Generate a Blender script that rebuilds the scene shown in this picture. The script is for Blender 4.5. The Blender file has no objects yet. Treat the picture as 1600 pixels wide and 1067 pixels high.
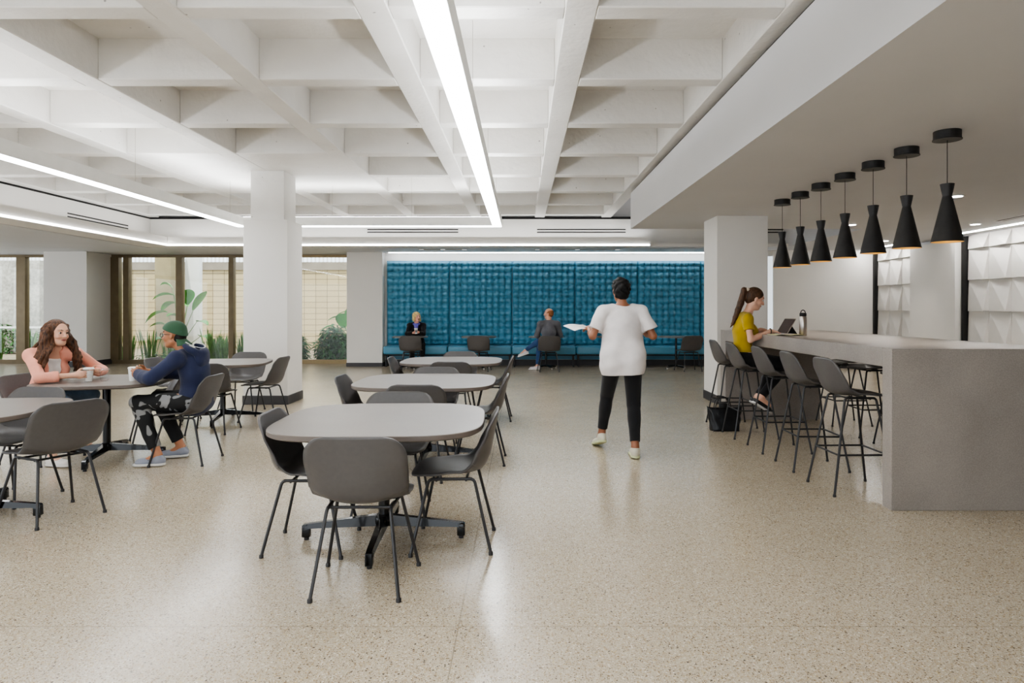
import bpy, bmesh, math, random
import numpy as np
from mathutils import Vector, Matrix
PI = math.pi
R = math.radians
scene = bpy.context.scene
COL = scene.collection
rnd = random.Random(7)

# ------------------------------------------------------------------ materials
def srgb(r, g, b):
    f = lambda c: (c/255/12.92) if c/255 <= 0.04045 else ((c/255+0.055)/1.055)**2.4
    return (f(r), f(g), f(b), 1.0)

def mat(name, col, rough=0.5, metal=0.0, var=0.06, vscale=6.0, bump=0.0, bscale=60.0,
        emit=None, estr=0.0, coat=0.0, spec=0.5, sheen=0.0, sss=0.0, attr=None, trans=0.0):
    m = bpy.data.materials.new(name); m.use_nodes = True
    nt = m.node_tree; N = nt.nodes; L = nt.links
    b = N['Principled BSDF']
    b.inputs['Roughness'].default_value = rough
    b.inputs['Metallic'].default_value = metal
    b.inputs['Specular IOR Level'].default_value = spec
    b.inputs['Coat Weight'].default_value = coat
    b.inputs['Sheen Weight'].default_value = sheen
    b.inputs['Transmission Weight'].default_value = trans
    if sss:
        b.inputs['Subsurface Weight'].default_value = sss
        b.inputs['Subsurface Radius'].default_value = (0.02, 0.008, 0.004)
    tc = N.new('ShaderNodeTexCoord')
    nz = N.new('ShaderNodeTexNoise'); nz.inputs['Scale'].default_value = vscale
    nz.inputs['Detail'].default_value = 4
    L.new(tc.outputs['Object'], nz.inputs['Vector'])
    mx = N.new('ShaderNodeMix'); mx.data_type = 'RGBA'; mx.blend_type = 'MULTIPLY'
    mx.inputs[0].default_value = 1.0
    rp = N.new('ShaderNodeMapRange')
    rp.inputs['From Min'].default_value = 0.3; rp.inputs['From Max'].default_value = 0.7
    rp.inputs['To Min'].default_value = 1-var; rp.inputs['To Max'].default_value = 1+var
    L.new(nz.outputs['Fac'], rp.inputs['Value'])
    if attr:
        at = N.new('ShaderNodeAttribute'); at.attribute_name = attr
        L.new(at.outputs['Color'], mx.inputs[6])
    else:
        mx.inputs[6].default_value = col
    L.new(rp.outputs['Result'], mx.inputs[7])
    L.new(mx.outputs[2], b.inputs['Base Color'])
    if bump:
        n2 = N.new('ShaderNodeTexNoise'); n2.inputs['Scale'].default_value = bscale
        n2.inputs['Detail'].default_value = 3
        L.new(tc.outputs['Object'], n2.inputs['Vector'])
        bp = N.new('ShaderNodeBump'); bp.inputs['Strength'].default_value = bump
        bp.inputs['Distance'].default_value = 0.01
        L.new(n2.outputs['Fac'], bp.inputs['Height'])
        L.new(bp.outputs['Normal'], b.inputs['Normal'])
    if emit:
        b.inputs['Emission Color'].default_value = emit
        b.inputs['Emission Strength'].default_value = estr
    return m

def node_mat(name):
    m = bpy.data.materials.new(name); m.use_nodes = True
    return m, m.node_tree.nodes, m.node_tree.links, m.node_tree.nodes['Principled BSDF']

def ramp(N, stops, interp='LINEAR'):
    r = N.new('ShaderNodeValToRGB'); r.color_ramp.interpolation = interp
    e = r.color_ramp.elements
    while len(e) < len(stops): e.new(0.5)
    for i, (p, c) in enumerate(stops):
        e[i].position = p; e[i].color = c
    return r

# ------------------------------------------------------------------ mesh builder
class MB:
    def __init__(s): s.bm = bmesh.new()
    def box(s, x0, x1, y0, y1, z0, z1, bev=0.0, seg=2):
        b = bmesh.new()
        bmesh.ops.create_cube(b, size=1.0)
        for v in b.verts:
            v.co = Vector(((x0+x1)/2 + v.co.x*(x1-x0), (y0+y1)/2 + v.co.y*(y1-y0), (z0+z1)/2 + v.co.z*(z1-z0)))
        if bev: bmesh.ops.bevel(b, geom=list(b.edges), offset=bev, segments=seg, profile=0.5, affect='EDGES')
        s._merge(b); return s
    def _merge(s, b, M=None):
        if M is not None: bmesh.ops.transform(b, matrix=M, verts=b.verts)
        me = bpy.data.meshes.new('tmp'); b.to_mesh(me); b.free()
        s.bm.from_mesh(me); bpy.data.meshes.remove(me)
    def tube(s, pts, r, n=8, cap=True):
        pts = [Vector(p) for p in pts]
        rs = r if isinstance(r, (list, tuple)) else [r]*len(pts)
        bm = s.bm; rings = []; up = None
        for i, p in enumerate(pts):
            if i == 0: d = pts[1]-pts[0]
            elif i == len(pts)-1: d = pts[-1]-pts[-2]
            else: d = (pts[i+1]-pts[i]).normalized() + (pts[i]-pts[i-1]).normalized()
            d.normalize()
            if up is None:
                up = Vector((0, 0, 1)) if abs(d.z) < 0.9 else Vector((1, 0, 0))
            a = d.cross(up)
            if a.length < 1e-6: a = d.cross(Vector((0, 1, 0)))
            a.normalize(); b = a.cross(d).normalized(); up = b
            rings.append([bm.verts.new(p + (a*math.cos(2*PI*k/n) + b*math.sin(2*PI*k/n))*rs[i]) for k in range(n)])
        for i in range(len(rings)-1):
            for k in range(n):
                bm.faces.new((rings[i][k], rings[i+1][k], rings[i+1][(k+1) % n], rings[i][(k+1) % n]))
        if cap:
            bm.faces.new(rings[0]); bm.faces.new(list(reversed(rings[-1])))
        return s
    def lathe(s, prof, c=(0, 0, 0), n=24):
        bm = s.bm; rings = []
        for (r, z) in prof:
            rings.append([bm.verts.new((c[0]+r*math.cos(2*PI*k/n), c[1]+r*math.sin(2*PI*k/n), c[2]+z)) for k in range(n)])
        for i in range(len(rings)-1):
            for k in range(n):
                bm.faces.new((rings[i][k], rings[i][(k+1) % n], rings[i+1][(k+1) % n], rings[i+1][k]))
        bm.faces.new(list(reversed(rings[0]))); bm.faces.new(rings[-1])
        return s
    def prism(s, outline, z0, z1, bev=0.0):
        b = bmesh.new()
        vs = [b.verts.new((x, y, z0)) for x, y in outline]
        f = b.faces.new(vs)
        r = bmesh.ops.extrude_face_region(b, geom=[f])
        for v in r['geom']:
            if isinstance(v, bmesh.types.BMVert): v.co.z = z1
        bmesh.ops.recalc_face_normals(b, faces=b.faces)
        if bev:
            es = [e for e in b.edges if abs(e.verts[0].co.z-e.verts[1].co.z) < 1e-6]
            bmesh.ops.bevel(b, geom=es, offset=bev, segments=2, profile=0.5, affect='EDGES')
        s._merge(b); return s
    def poly(s, pts):
        s.bm.faces.new([s.bm.verts.new(p) for p in pts]); return s
    def build(s, name, m, parent=None, smooth=True, recalc=True, angle=40):
        if recalc: bmesh.ops.recalc_face_normals(s.bm, faces=s.bm.faces)
        me = bpy.data.meshes.new(name); s.bm.to_mesh(me); s.bm.free()
        return link(name, me, m, parent, smooth, angle)

def link(name, me, m, parent=None, smooth=True, angle=40):
    if m is not None:
        for mm in (m if isinstance(m, list) else [m]): me.materials.append(mm)
    if smooth:
        me.polygons.foreach_set('use_smooth', [True]*len(me.polygons))
        if angle < 180:
            try: me.set_sharp_from_angle(angle=R(angle))
            except Exception: pass
    o = bpy.data.objects.new(name, me); COL.objects.link(o)
    if parent is not None: o.parent = parent
    return o

def grid_mesh(name, P, m, parent=None, thick=0.0, smooth=True, angle=180):
    """P[i][j] -> point; optional thickness by offset along normals"""
    bm = bmesh.new()
    V = [[bm.verts.new(p) for p in row] for row in P]
    for i in range(len(V)-1):
        for j in range(len(V[0])-1):
            bm.faces.new((V[i][j], V[i+1][j], V[i+1][j+1], V[i][j+1]))
    bmesh.ops.recalc_face_normals(bm, faces=bm.faces)
    if thick:
        bm.normal_update()
        bmesh.ops.solidify(bm, geom=list(bm.faces), thickness=thick)
        bmesh.ops.recalc_face_normals(bm, faces=bm.faces)
    me = bpy.data.meshes.new(name); bm.to_mesh(me); bm.free()
    return link(name, me, m, parent, smooth, angle)

def tag(o, label=None, cat=None, group=None, kind=None):
    if label: o['label'] = label
    if cat: o['category'] = cat
    if group: o['group'] = group
    if kind: o['kind'] = kind
    return o

def thing(name, label, cat, loc=(0, 0, 0), rz=0.0, group=None):
    o = bpy.data.objects.new(name, None); COL.objects.link(o)
    o.location = loc; o.rotation_euler = (0, 0, rz); o.empty_display_size = 0.1
    return tag(o, label, cat, group)

def dup(root, loc, rz, label, group=None):
    def cp(o, par):
        c = o.copy(); COL.objects.link(c)
        if par is not None: c.parent = par
        for ch in [x for x in o.children]: cp(ch, c)
        return c
    c = cp(root, None)
    c.location = loc; c.rotation_euler = (0, 0, rz); c['label'] = label
    if group: c['group'] = group
    return c

def struct(name, mb, m, smooth=False, label=None, cat=None, parent=None):
    o = mb.build(name, m, parent, smooth=smooth) if isinstance(mb, MB) else mb
    if parent is None: o['kind'] = 'structure'
    return o

def bend(pts, rad, seg=4):
    """round the corners of a polyline"""
    pts = [Vector(p) for p in pts]; out = [pts[0]]
    for i in range(1, len(pts)-1):
        a, b, c = pts[i-1], pts[i], pts[i+1]
        d1 = (a-b).normalized(); d2 = (c-b).normalized()
        r = min(rad, (a-b).length*0.45, (c-b).length*0.45)
        p1 = b+d1*r; p2 = b+d2*r
        for k in range(seg+1):
            t = k/seg
            out.append(p1*(1-t)**2 + b*2*t*(1-t) + p2*t*t)
    out.append(pts[-1]); return out

# ------------------------------------------------------------------ camera
cam_d = bpy.data.cameras.new('camera'); cam = bpy.data.objects.new('camera', cam_d); COL.objects.link(cam)
cam.location = (0, 0, 1.4); cam.rotation_euler = (R(90), 0, 0)
cam_d.sensor_width = 36; cam_d.lens = 1050/1600*36
cam_d.shift_x = -0.0094; cam_d.shift_y = -0.0328
cam_d.clip_start = 0.05; cam_d.clip_end = 200
scene.camera = cam

# ------------------------------------------------------------------ shared materials
M = {}
M['white'] = mat('white_plaster', srgb(226, 223, 218), 0.6, var=0.02, vscale=1.5)
M['soffit'] = mat('soffit_paint', srgb(212, 212, 214), 0.6, var=0.02, vscale=1.2)
M['black_line'] = mat('black_reveal', srgb(34, 32, 31), 0.6, var=0.1)
M['base'] = mat('baseboard_rubber', srgb(62, 60, 61), 0.45, var=0.08)
M['shell'] = mat('grey_shell_plastic', srgb(82, 79, 78), 0.42, var=0.05, vscale=40, bump=0.05, bscale=500)
M['shell_far'] = M['shell']
M['tube'] = mat('dark_powder_coated_steel', srgb(54, 53, 54), 0.38, metal=0.3, var=0.05)
M['glide'] = mat('dark_glide', srgb(40, 38, 38), 0.5)
M['cast'] = mat('polished_black_metal', srgb(22, 22, 23), 0.18, metal=0.4, var=0.05, coat=0.3)
M['steel'] = mat('brushed_steel', srgb(175, 168, 160), 0.28, metal=1.0, var=0.08, vscale=20)
M['black'] = mat('matt_black', srgb(22, 21, 21), 0.55, var=0.1, bump=0.1, bscale=150)
M['bronze'] = mat('bronze_anodised_frame', srgb(142, 124, 92), 0.4, metal=0.5, var=0.08)
M['bronze_dark'] = mat('dark_bronze_frame', srgb(118, 104, 80), 0.45, metal=0.4, var=0.08)
M['whitepaint'] = mat('white_gloss', srgb(235, 235, 232), 0.4, var=0.03)

def m_concrete_white():
    m, N, L, b = node_mat('painted_board_concrete')
    tc = N.new('ShaderNodeTexCoord')
    n1 = N.new('ShaderNodeTexNoise'); n1.inputs['Scale'].default_value = 1.3; n1.inputs['Detail'].default_value = 6
    L.new(tc.outputs['Object'], n1.inputs['Vector'])
    r1 = ramp(N, [(0.3, srgb(214, 211, 206)), (0.7, srgb(228, 226, 222))])
    L.new(n1.outputs['Fac'], r1.inputs['Fac'])
    # pits: sparse dark pores
    v = N.new('ShaderNodeTexVoronoi'); v.inputs['Scale'].default_value = 6
    L.new(tc.outputs['Object'], v.inputs['Vector'])
    n3 = N.new('ShaderNodeTexNoise'); n3.inputs['Scale'].default_value = 30
    L.new(tc.outputs['Object'], n3.inputs['Vector'])
    r2 = ramp(N, [(0.045, srgb(120, 116, 110)), (0.075, (1, 1, 1, 1))])
    ad = N.new('ShaderNodeMath'); ad.operation = 'ADD'
    ml = N.new('ShaderNodeMath'); ml.operation = 'MULTIPLY'; ml.inputs[1].default_value = 0.14
    L.new(n3.outputs['Fac'], ml.inputs[0]); L.new(v.outputs['Distance'], ad.inputs[0]); L.new(ml.outputs[0], ad.inputs[1])
    sb = N.new('ShaderNodeMath'); sb.operation = 'SUBTRACT'; sb.inputs[1].default_value = 0.055
    L.new(ad.outputs[0], sb.inputs[0]); L.new(sb.outputs[0], r2.inputs['Fac'])
    mx = N.new('ShaderNodeMix'); mx.data_type = 'RGBA'; mx.blend_type = 'MULTIPLY'; mx.inputs[0].default_value = 0.7
    L.new(r1.outputs['Color'], mx.inputs[6]); L.new(r2.outputs['Color'], mx.inputs[7])
    L.new(mx.outputs[2], b.inputs['Base Color'])
    b.inputs['Roughness'].default_value = 0.55
    bp = N.new('ShaderNodeBump'); bp.inputs['Strength'].default_value = 0.6; bp.inputs['Distance'].default_value = 0.012
    n2 = N.new('ShaderNodeTexNoise'); n2.inputs['Scale'].default_value = 14; n2.inputs['Detail'].default_value = 8
    L.new(tc.outputs['Object'], n2.inputs['Vector']); L.new(n2.outputs['Fac'], bp.inputs['Height'])
    L.new(bp.outputs['Normal'], b.inputs['Normal'])
    return m
M['waffle'] = m_concrete_white()

def m_terrazzo():
    m, N, L, b = node_mat('terrazzo')
    tc = N.new('ShaderNodeTexCoord')
    n1 = N.new('ShaderNodeTexNoise'); n1.inputs['Scale'].default_value = 0.7; n1.inputs['Detail'].default_value = 3
    L.new(tc.outputs['Object'], n1.inputs['Vector'])
    base = ramp(N, [(0.3, srgb(184, 171, 150)), (0.7, srgb(193, 181, 162))])
    L.new(n1.outputs['Fac'], base.inputs['Fac'])
    cur = base.outputs['Color']
    for sc, th, cols in ((70, 0.36, [(0.0, srgb(104, 92, 78)), (0.07, srgb(136, 116, 92)), (0.18, srgb(172, 152, 122)),
                                  (0.50, srgb(206, 196, 176)), (0.72, srgb(196, 178, 140)), (0.86, srgb(226, 220, 206)), (0.95, srgb(84, 76, 70))]),
                     (130, 0.44, [(0.0, srgb(104, 90, 74)), (0.2, srgb(160, 140, 112)), (0.45, srgb(208, 198, 180)), (0.7, srgb(150, 132, 106)), (0.85, srgb(222, 214, 198))])):
        v = N.new('ShaderNodeTexVoronoi'); v.inputs['Scale'].default_value = sc; v.voronoi_dimensions = '2D'
        L.new(tc.outputs['Object'], v.inputs['Vector'])
        sp = N.new('ShaderNodeSeparateColor'); L.new(v.outputs['Color'], sp.inputs[0])
        cr = ramp(N, cols, 'CONSTANT'); L.new(sp.outputs[0], cr.inputs['Fac'])
        # chip radius varies
        mul = N.new('ShaderNodeMath'); mul.operation = 'MULTIPLY'; mul.inputs[1].default_value = th
        L.new(sp.outputs[1], mul.inputs[0])
        lt = N.new('ShaderNodeMath'); lt.operation = 'LESS_THAN'
        L.new(v.outputs['Distance'], lt.inputs[0]); L.new(mul.outputs[0], lt.inputs[1])
        mx = N.new('ShaderNodeMix'); mx.data_type = 'RGBA'
        L.new(lt.outputs[0], mx.inputs[0]); L.new(cur, mx.inputs[6]); L.new(cr.outputs['Color'], mx.inputs[7])
        cur = mx.outputs[2]
    # thin control joints
    sx = N.new('ShaderNodeSeparateXYZ'); L.new(tc.outputs['Object'], sx.inputs[0])
    prev = None
    for ax, off in ((0, 0.28), (1, 3.15)):
        a = N.new('ShaderNodeMath'); a.operation = 'ADD'; a.inputs[1].default_value = off+100*6.1
        L.new(sx.outputs[ax], a.inputs[0])
        w = N.new('ShaderNodeMath'); w.operation = 'MODULO'; w.inputs[1].default_value = 6.1
        L.new(a.outputs[0], w.inputs[0])
        l2 = N.new('ShaderNodeMath'); l2.operation = 'LESS_THAN'; l2.inputs[1].default_value = 0.005
        L.new(w.outputs[0], l2.inputs[0])
        if prev is None: prev = l2.outputs[0]
        else:
            mxm = N.new('ShaderNodeMath'); mxm.operation = 'MAXIMUM'
            L.new(prev, mxm.inputs[0]); L.new(l2.outputs[0], mxm.inputs[1]); prev = mxm.outputs[0]
    mf = N.new('ShaderNodeMath'); mf.operation = 'MULTIPLY'; mf.inputs[1].default_value = 0.45; L.new(prev, mf.inputs[0])
    mx = N.new('ShaderNodeMix'); mx.data_type = 'RGBA'
    L.new(mf.outputs[0], mx.inputs[0]); L.new(cur, mx.inputs[6]); mx.inputs[7].default_value = srgb(90, 80, 66)
    L.new(mx.outputs[2], b.inputs['Base Color'])
    b.inputs['Roughness'].default_value = 0.24
    b.inputs['Specular IOR Level'].default_value = 0.6
    n4 = N.new('ShaderNodeTexNoise'); n4.inputs['Scale'].default_value = 3
    L.new(tc.outputs['Object'], n4.inputs['Vector'])
    rr = N.new('ShaderNodeMapRange'); rr.inputs['To Min'].default_value = 0.15; rr.inputs['To Max'].default_value = 0.27
    L.new(n4.outputs['Fac'], rr.inputs['Value']); L.new(rr.outputs['Result'], b.inputs['Roughness'])
    n5 = N.new('ShaderNodeTexNoise'); n5.inputs['Scale'].default_value = 1.6; n5.inputs['Detail'].default_value = 2
    L.new(tc.outputs['Object'], n5.inputs['Vector'])
    bp = N.new('ShaderNodeBump'); bp.inputs['Strength'].default_value = 0.05; bp.inputs['Distance'].default_value = 0.05
    L.new(n5.outputs['Fac'], bp.inputs['Height']); L.new(bp.outputs['Normal'], b.inputs['Normal'])
    return m
M['terrazzo'] = m_terrazzo()

def m_speckle(name, c0, c1, rough, scale=180, spec=0.4, bump=0.0, coat=0.0):
    m, N, L, b = node_mat(name)
    tc = N.new('ShaderNodeTexCoord')
    n1 = N.new('ShaderNodeTexNoise'); n1.inputs['Scale'].default_value = scale; n1.inputs['Detail'].default_value = 2
    n0 = N.new('ShaderNodeTexNoise'); n0.inputs['Scale'].default_value = 2.2; n0.inputs['Detail'].default_value = 6
    L.new(tc.outputs['Object'], n1.inputs['Vector']); L.new(tc.outputs['Object'], n0.inputs['Vector'])
    mxv = N.new('ShaderNodeMath'); mxv.operation = 'MULTIPLY_ADD'; mxv.inputs[1].default_value = 0.5
    hf = N.new('ShaderNodeMath'); hf.operation = 'MULTIPLY'; hf.inputs[1].default_value = 0.5
    L.new(n0.outputs['Fac'], hf.inputs[0]); L.new(n1.outputs['Fac'], mxv.inputs[0]); L.new(hf.outputs[0], mxv.inputs[2])
    r = ramp(N, [(0.35, c0), (0.65, c1)]); L.new(mxv.outputs[0], r.inputs['Fac'])
    L.new(r.outputs['Color'], b.inputs['Base Color'])
    b.inputs['Roughness'].default_value = rough; b.inputs['Specular IOR Level'].default_value = spec
    b.inputs['Coat Weight'].default_value = coat
    if bump:
        bp = N.new('ShaderNodeBump'); bp.inputs['Strength'].default_value = bump; bp.inputs['Distance'].default_value = 0.01
        L.new(n1.outputs['Fac'], bp.inputs['Height']); L.new(bp.outputs['Normal'], b.inputs['Normal'])
    return m
M['tabletop'] = m_speckle('woven_grey_laminate', srgb(116, 110, 105), srgb(130, 124, 118), 0.33, 160)
M['bar'] = m_speckle('warm_grey_quartz', srgb(138, 131, 126), srgb(162, 155, 148), 0.3, 130)
M['tableedge'] = mat('table_edge_band', srgb(104, 95, 88), 0.4, var=0.05)

def emit_mat(name, col, s):
    m = bpy.data.materials.new(name); m.use_nodes = True
    N = m.node_tree.nodes; L = m.node_tree.links
    b = N['Principled BSDF']; b.inputs['Base Color'].default_value = (0.9, 0.9, 0.9, 1)
    b.inputs['Emission Color'].default_value = col; b.inputs['Emission Strength'].default_value = s
    return m
def m_glass(name, tint=(0.96, 0.98, 0.97, 1), f=0.9):
    m = bpy.data.materials.new(name); m.use_nodes = True
    nt = m.node_tree; N = nt.nodes; L = nt.links; N.clear()
    out = N.new('ShaderNodeOutputMaterial'); mx = N.new('ShaderNodeMixShader')
    t = N.new('ShaderNodeBsdfTransparent'); t.inputs['Color'].default_value = tint
    g = N.new('ShaderNodeBsdfGlossy'); g.inputs['Roughness'].default_value = 0.02
    fr = N.new('ShaderNodeFresnel'); fr.inputs['IOR'].default_value = 1.45
    mu = N.new('ShaderNodeMath'); mu.operation = 'MULTIPLY'; mu.inputs[1].default_value = f
    L.new(fr.outputs[0], mu.inputs[0]); L.new(mu.outputs[0], mx.inputs[0])
    L.new(t.outputs[0], mx.inputs[1]); L.new(g.outputs[0], mx.inputs[2]); L.new(mx.outputs[0], out.inputs['Surface'])
    return m
M['glass'] = m_glass('window_glass')
M['cupglass'] = m_glass('clear_plastic', (0.985, 0.99, 0.99, 1), 0.35)
_nt = M['cupglass'].node_tree; _lw = _nt.nodes.new('ShaderNodeLayerWeight'); _lw.inputs['Blend'].default_value = 0.45
_mu = [n for n in _nt.nodes if n.type == 'MATH'][0]
_nt.links.new(_lw.outputs['Facing'], _mu.inputs[0])
[n for n in _nt.nodes if n.type == 'BSDF_GLOSSY'][0].inputs['Roughness'].default_value = 0.25
# ================================================================== ROOM SHELL
ZC = 3.40      # underside of waffle ribs
ZS = 2.74      # lowered soffits
XL, YB = -8.2, 14.85
struct('floor', MB().box(-15, 8.6, -3.5, 16.98, -0.12, 0), M['terrazzo'])

# waffle ceiling: slab + ribs + solid drop panel round the column
mb = MB()
mb.box(XL-0.3, 2.1, -3.5, YB+0.3, 3.76, 3.95)
bx = [1.87, 0.40, -1.00, -2.41, -3.82, -5.23, -6.64, -8.12]
by = [14.5, 13.05, 11.64, 10.22, 8.81, 7.39, 5.98, 4.57, 3.15, 1.74, 0.33, -1.08, -2.5]
for x in bx: mb.box(x-0.11, x+0.11, -3.5, YB, ZC, 3.77, 0.008, 1)
xs = sorted(bx)
for y in by:
    for a, b_ in zip(xs[:-1], xs[1:]):
        mb.box(a+0.108, b_-0.108, y-0.095, y+0.095, ZC+0.002, 3.77, 0.008, 1)
mb.box(-5.23, -2.41, 8.83, 11.62, ZC+0.003, 3.77)
struct('ceiling', mb, M['waffle'])

# lowered soffit over the bar
mb = MB()
mb.box(1.85, 5.8, -3.5, 11.4, ZS, 3.34).box(5.802, 8.6, -3.5, 16.98, ZS, 3.34)
struct('ceiling_soffit', mb, M['soffit'])
struct('trim_1', MB().box(1.90, 8.6, -3.5, 11.35, 3.342, 3.42), M['black_line'])
# perimeter fascia, light box and window soffit
mb = MB()
mb.box(XL-0.02, 5.8, YB, YB+0.12, 2.78, 3.36)
mb.box(XL-0.12, XL, -3.5, YB+0.12, 2.78, 3.36)
struct('wall_fascia', mb, M['white'])
struct('trim_2', MB().box(XL-0.1, 5.8, YB+0.03, YB+0.12, 3.362, 3.42).box(XL-0.1, XL-0.03, -3.5, YB+0.03, 3.362, 3.42), M['black_line'])
mb = MB()
mb.box(-7.6, 2.78, 14.42, YB-0.002, 2.73, 2.92)
mb.box(XL+0.002, -7.602, -3.5, YB-0.002, 2.73, 2.92)
mb.box(2.782, 5.8, 14.60, YB-0.002, 2.73, 2.80)
struct('trim_3', mb, M['white'])
mb = MB()
mb.box(-15, 5.8, YB+0.125, 16.98, 2.735, 2.9).box(-15, XL-0.125, -3.5, YB+0.12, 2.735, 2.9)
mb.box(-15, XL-0.13, -3.5, 16.98, 3.0, 3.4)
struct('ceiling_perimeter', mb, M['soffit'])
struct('ceiling_roof', MB().box(-15, 8.6, -3.5, 17.0, 3.97, 4.1).box(-15, 8.6, YB+0.14, 17.0, 3.0, 3.96), M['soffit'])

LED = emit_mat('led_diffuser', (0.94, 0.97, 1.0, 1), 17.0)
LEDS = emit_mat('led_strip', (0.95, 0.975, 1.0, 1), 14.0)
mb = MB()
mb.box(-7.60, 2.74, 14.408, 14.418, 2.738, 2.764)
mb.box(-7.598, -7.588, -3.5, 14.408, 2.738, 2.764)
o = mb.build('linear_cove_light', LEDS, smooth=False)
tag(o, 'long thin white light line running around the lower edge of the perimeter soffit', 'light')

o = MB().box(-7.5, 2.7, 14.62, 14.68, 2.921, 2.926).box(-7.86, -7.80, -3.4, 14.6, 2.921, 2.926).build('fascia_fill_strip', emit_mat('fascia_fill_glow', (0.96, 0.98, 1, 1), 10.0), smooth=False)  # unseen fill source, added to brighten the fascia above the ledge
tag(o, 'added fill strip hidden on the ledge of the perimeter soffit, brightening the fascia', 'light')
# linear slot diffusers (two dark slots each)
def diffuser(name, label, x0, x1, z, y, vertical=False):
    t = thing(name, label, 'vent', ((x0+x1)/2, y, z) if not vertical else (y, (x0+x1)/2, z), 0, 'linear slot diffusers')
    w = (x1-x0)/2
    for dz in (-0.03, 0.03):
        m_ = MB()
        if vertical: m_.box(-0.004, 0.006, -w, w, dz-0.012, dz+0.012)
        else: m_.box(-w, w, -0.006, 0.004, dz-0.012, dz+0.012)
        m_.build('slot', M['black_line'], t, smooth=False)
    return t
diffuser('slot_diffuser', 'double black slot diffuser on the back fascia, directly right of the near column', -3.41, -1.40, 3.10, YB-0.001)
diffuser('slot_diffuser', 'double black slot diffuser on the back fascia, beside the corner of the bar soffit', 0.34, 2.30, 3.10, YB-0.001)
diffuser('slot_diffuser', 'double black slot diffuser on the left side fascia above the windows', 12.13, 14.0, 3.08, XL+0.001, True)
diffuser('slot_diffuser', 'black slot diffuser right of the bar column, behind the pendants', 5.3, 5.78, 3.1, YB-0.001)

# walls
YW = 16.9
mb = MB()
mb.box(-4.18, -3.33, 16.06, 16.97, 0, 2.735)
struct('wall_pier', mb, M['white'])
struct('wall_back', MB().box(-3.33, 5.86, 16.36, 16.97, 0, 2.735), M['white'])
struct('wall_back_right', MB().box(5.86, 8.25, 15.6, 16.97, 0, ZS), M['white'])
struct('wall_right', MB().box(8.25, 8.55, -3.5, 16.97, 0, ZS), M['soffit'])
struct('wall_light_block', MB().box(1.85, 8.6, -3.7, -3.5, 0, ZS+0.3), M['white'])  # unseen, added behind the camera to cut sky light on the bar side
wl = MB().box(-15, -14.8, -3.5, 16.97, 0, 0.12).box(-15, -14.8, -3.5, 16.97, 2.6, 2.735)
for k in range(9): wl.box(-15, -14.8, -3.5+k*2.53, -3.3+k*2.53, 0.12, 2.6)
struct('wall_left', wl, M['bronze_dark'])
# boxed projection in the right wall between the tiled panels
struct('wall_projection', MB().box(8.06, 8.25, 12.5, 13.95, 0, 2.66), M['white'])
struct('trim_4', MB().box(8.15, 8.26, 12.40, 12.46, 0, 2.72).box(8.15, 8.26, 13.97, 14.03, 0, 2.72).box(8.15, 8.26, 15.53, 15.60, 0, 2.72), M['black'])
# baseboards
struct('baseboard_back', MB().box(-3.33, 5.86, 16.335, 16.362, 0, 0.14), M['base'])
struct('baseboard_pier', MB().box(-4.19, -3.32, 16.045, 16.06, 0, 0.09).box(-3.33, -3.315, 16.045, 16.335, 0, 0.09), M['base'])
struct('baseboard_right', MB().box(5.86, 8.25, 15.58, 15.6, 0, 0.1), M['base'])

# columns
def column(name, label, x0, x1, y0, y1, z1, upper=None):
    t = thing(name, label, 'column', ((x0+x1)/2, (y0+y1)/2, 0), 0)
    t['kind'] = 'structure'
    cx, cy = (x0+x1)/2, (y0+y1)/2
    MB().box(x0-cx, x1-cx, y0-cy, y1-cy, 0, z1, 0.004, 1).build('shaft', M['white'], t, smooth=False)
    e = 0.012
    MB().box(x0-cx-e, x1-cx+e, y0-cy-e, y1-cy+e, 0, 0.13, 0.003, 1).build('plinth', M['base'], t, smooth=False)
    if upper:
        MB().box(x0-cx+upper, x1-cx-upper, y0-cy+upper, y1-cy-upper, z1, ZC+0.003, 0.004, 1).build('upper_shaft', M['waffle'], t, smooth=False)
    return t
column('column', 'white square column with narrower concrete top, standing in the dining area', -4.03, -3.39, 9.73, 10.38, 2.68, 0.075)
column('column', 'white square column at the far end of the stone bar', 2.84, 3.58, 9.77, 10.46, ZS)
column('column', 'wide white column standing in the window line behind the woman in peach', -11.3, -10.28, 15.88, 16.95, 2.735)

# windows
def window(name, x0, x1, mullions, frame, sillm):
    mb = MB()
    mb.box(x0, x1, 16.84, 16.96, 0, 0.10).box(x0, x1, 16.84, 16.96, 2.67, 2.733)
    for (a, b_) in mullions: mb.box(a, b_, 16.80, 16.96, 0.10, 2.67)
    o = struct(name, mb, frame)
    g = MB().box(x0, x1, 16.895, 16.90, 0.10, 2.67).build('pane', M['glass'], o, smooth=False)
    return o
window('window_1', -14.78, -11.3, [(-14.78, -14.6), (-12.64, -12.42)], M['bronze_dark'], None)
window('window_2', -10.28, -5.6, [(-10.28, -10.08), (-9.97, -9.83), (-8.65, -8.50), (-7.33, -7.21), (-5.75, -5.6)], M['bronze_dark'], None)
window('window_3', -5.598, -4.18, [(-4.36, -4.18)], M['bronze'], None)
# emissive strip in place of the lit pier side by the right back wall
o = struct('lit_side_strip', MB().box(5.63, 5.66, 15.62, 15.68, 0, 2.73).box(5.84, 5.86, 15.60, 15.68, 0, 2.73).box(5.63, 5.86, 15.62, 15.68, 2.6, 2.73), M['white'])
MB().box(5.66, 5.84, 15.64, 15.65, 0, 2.6).build('pane', emit_mat('lit_side_glow', (0.72, 0.82, 0.9, 1), 0.75), o, smooth=False)

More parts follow.
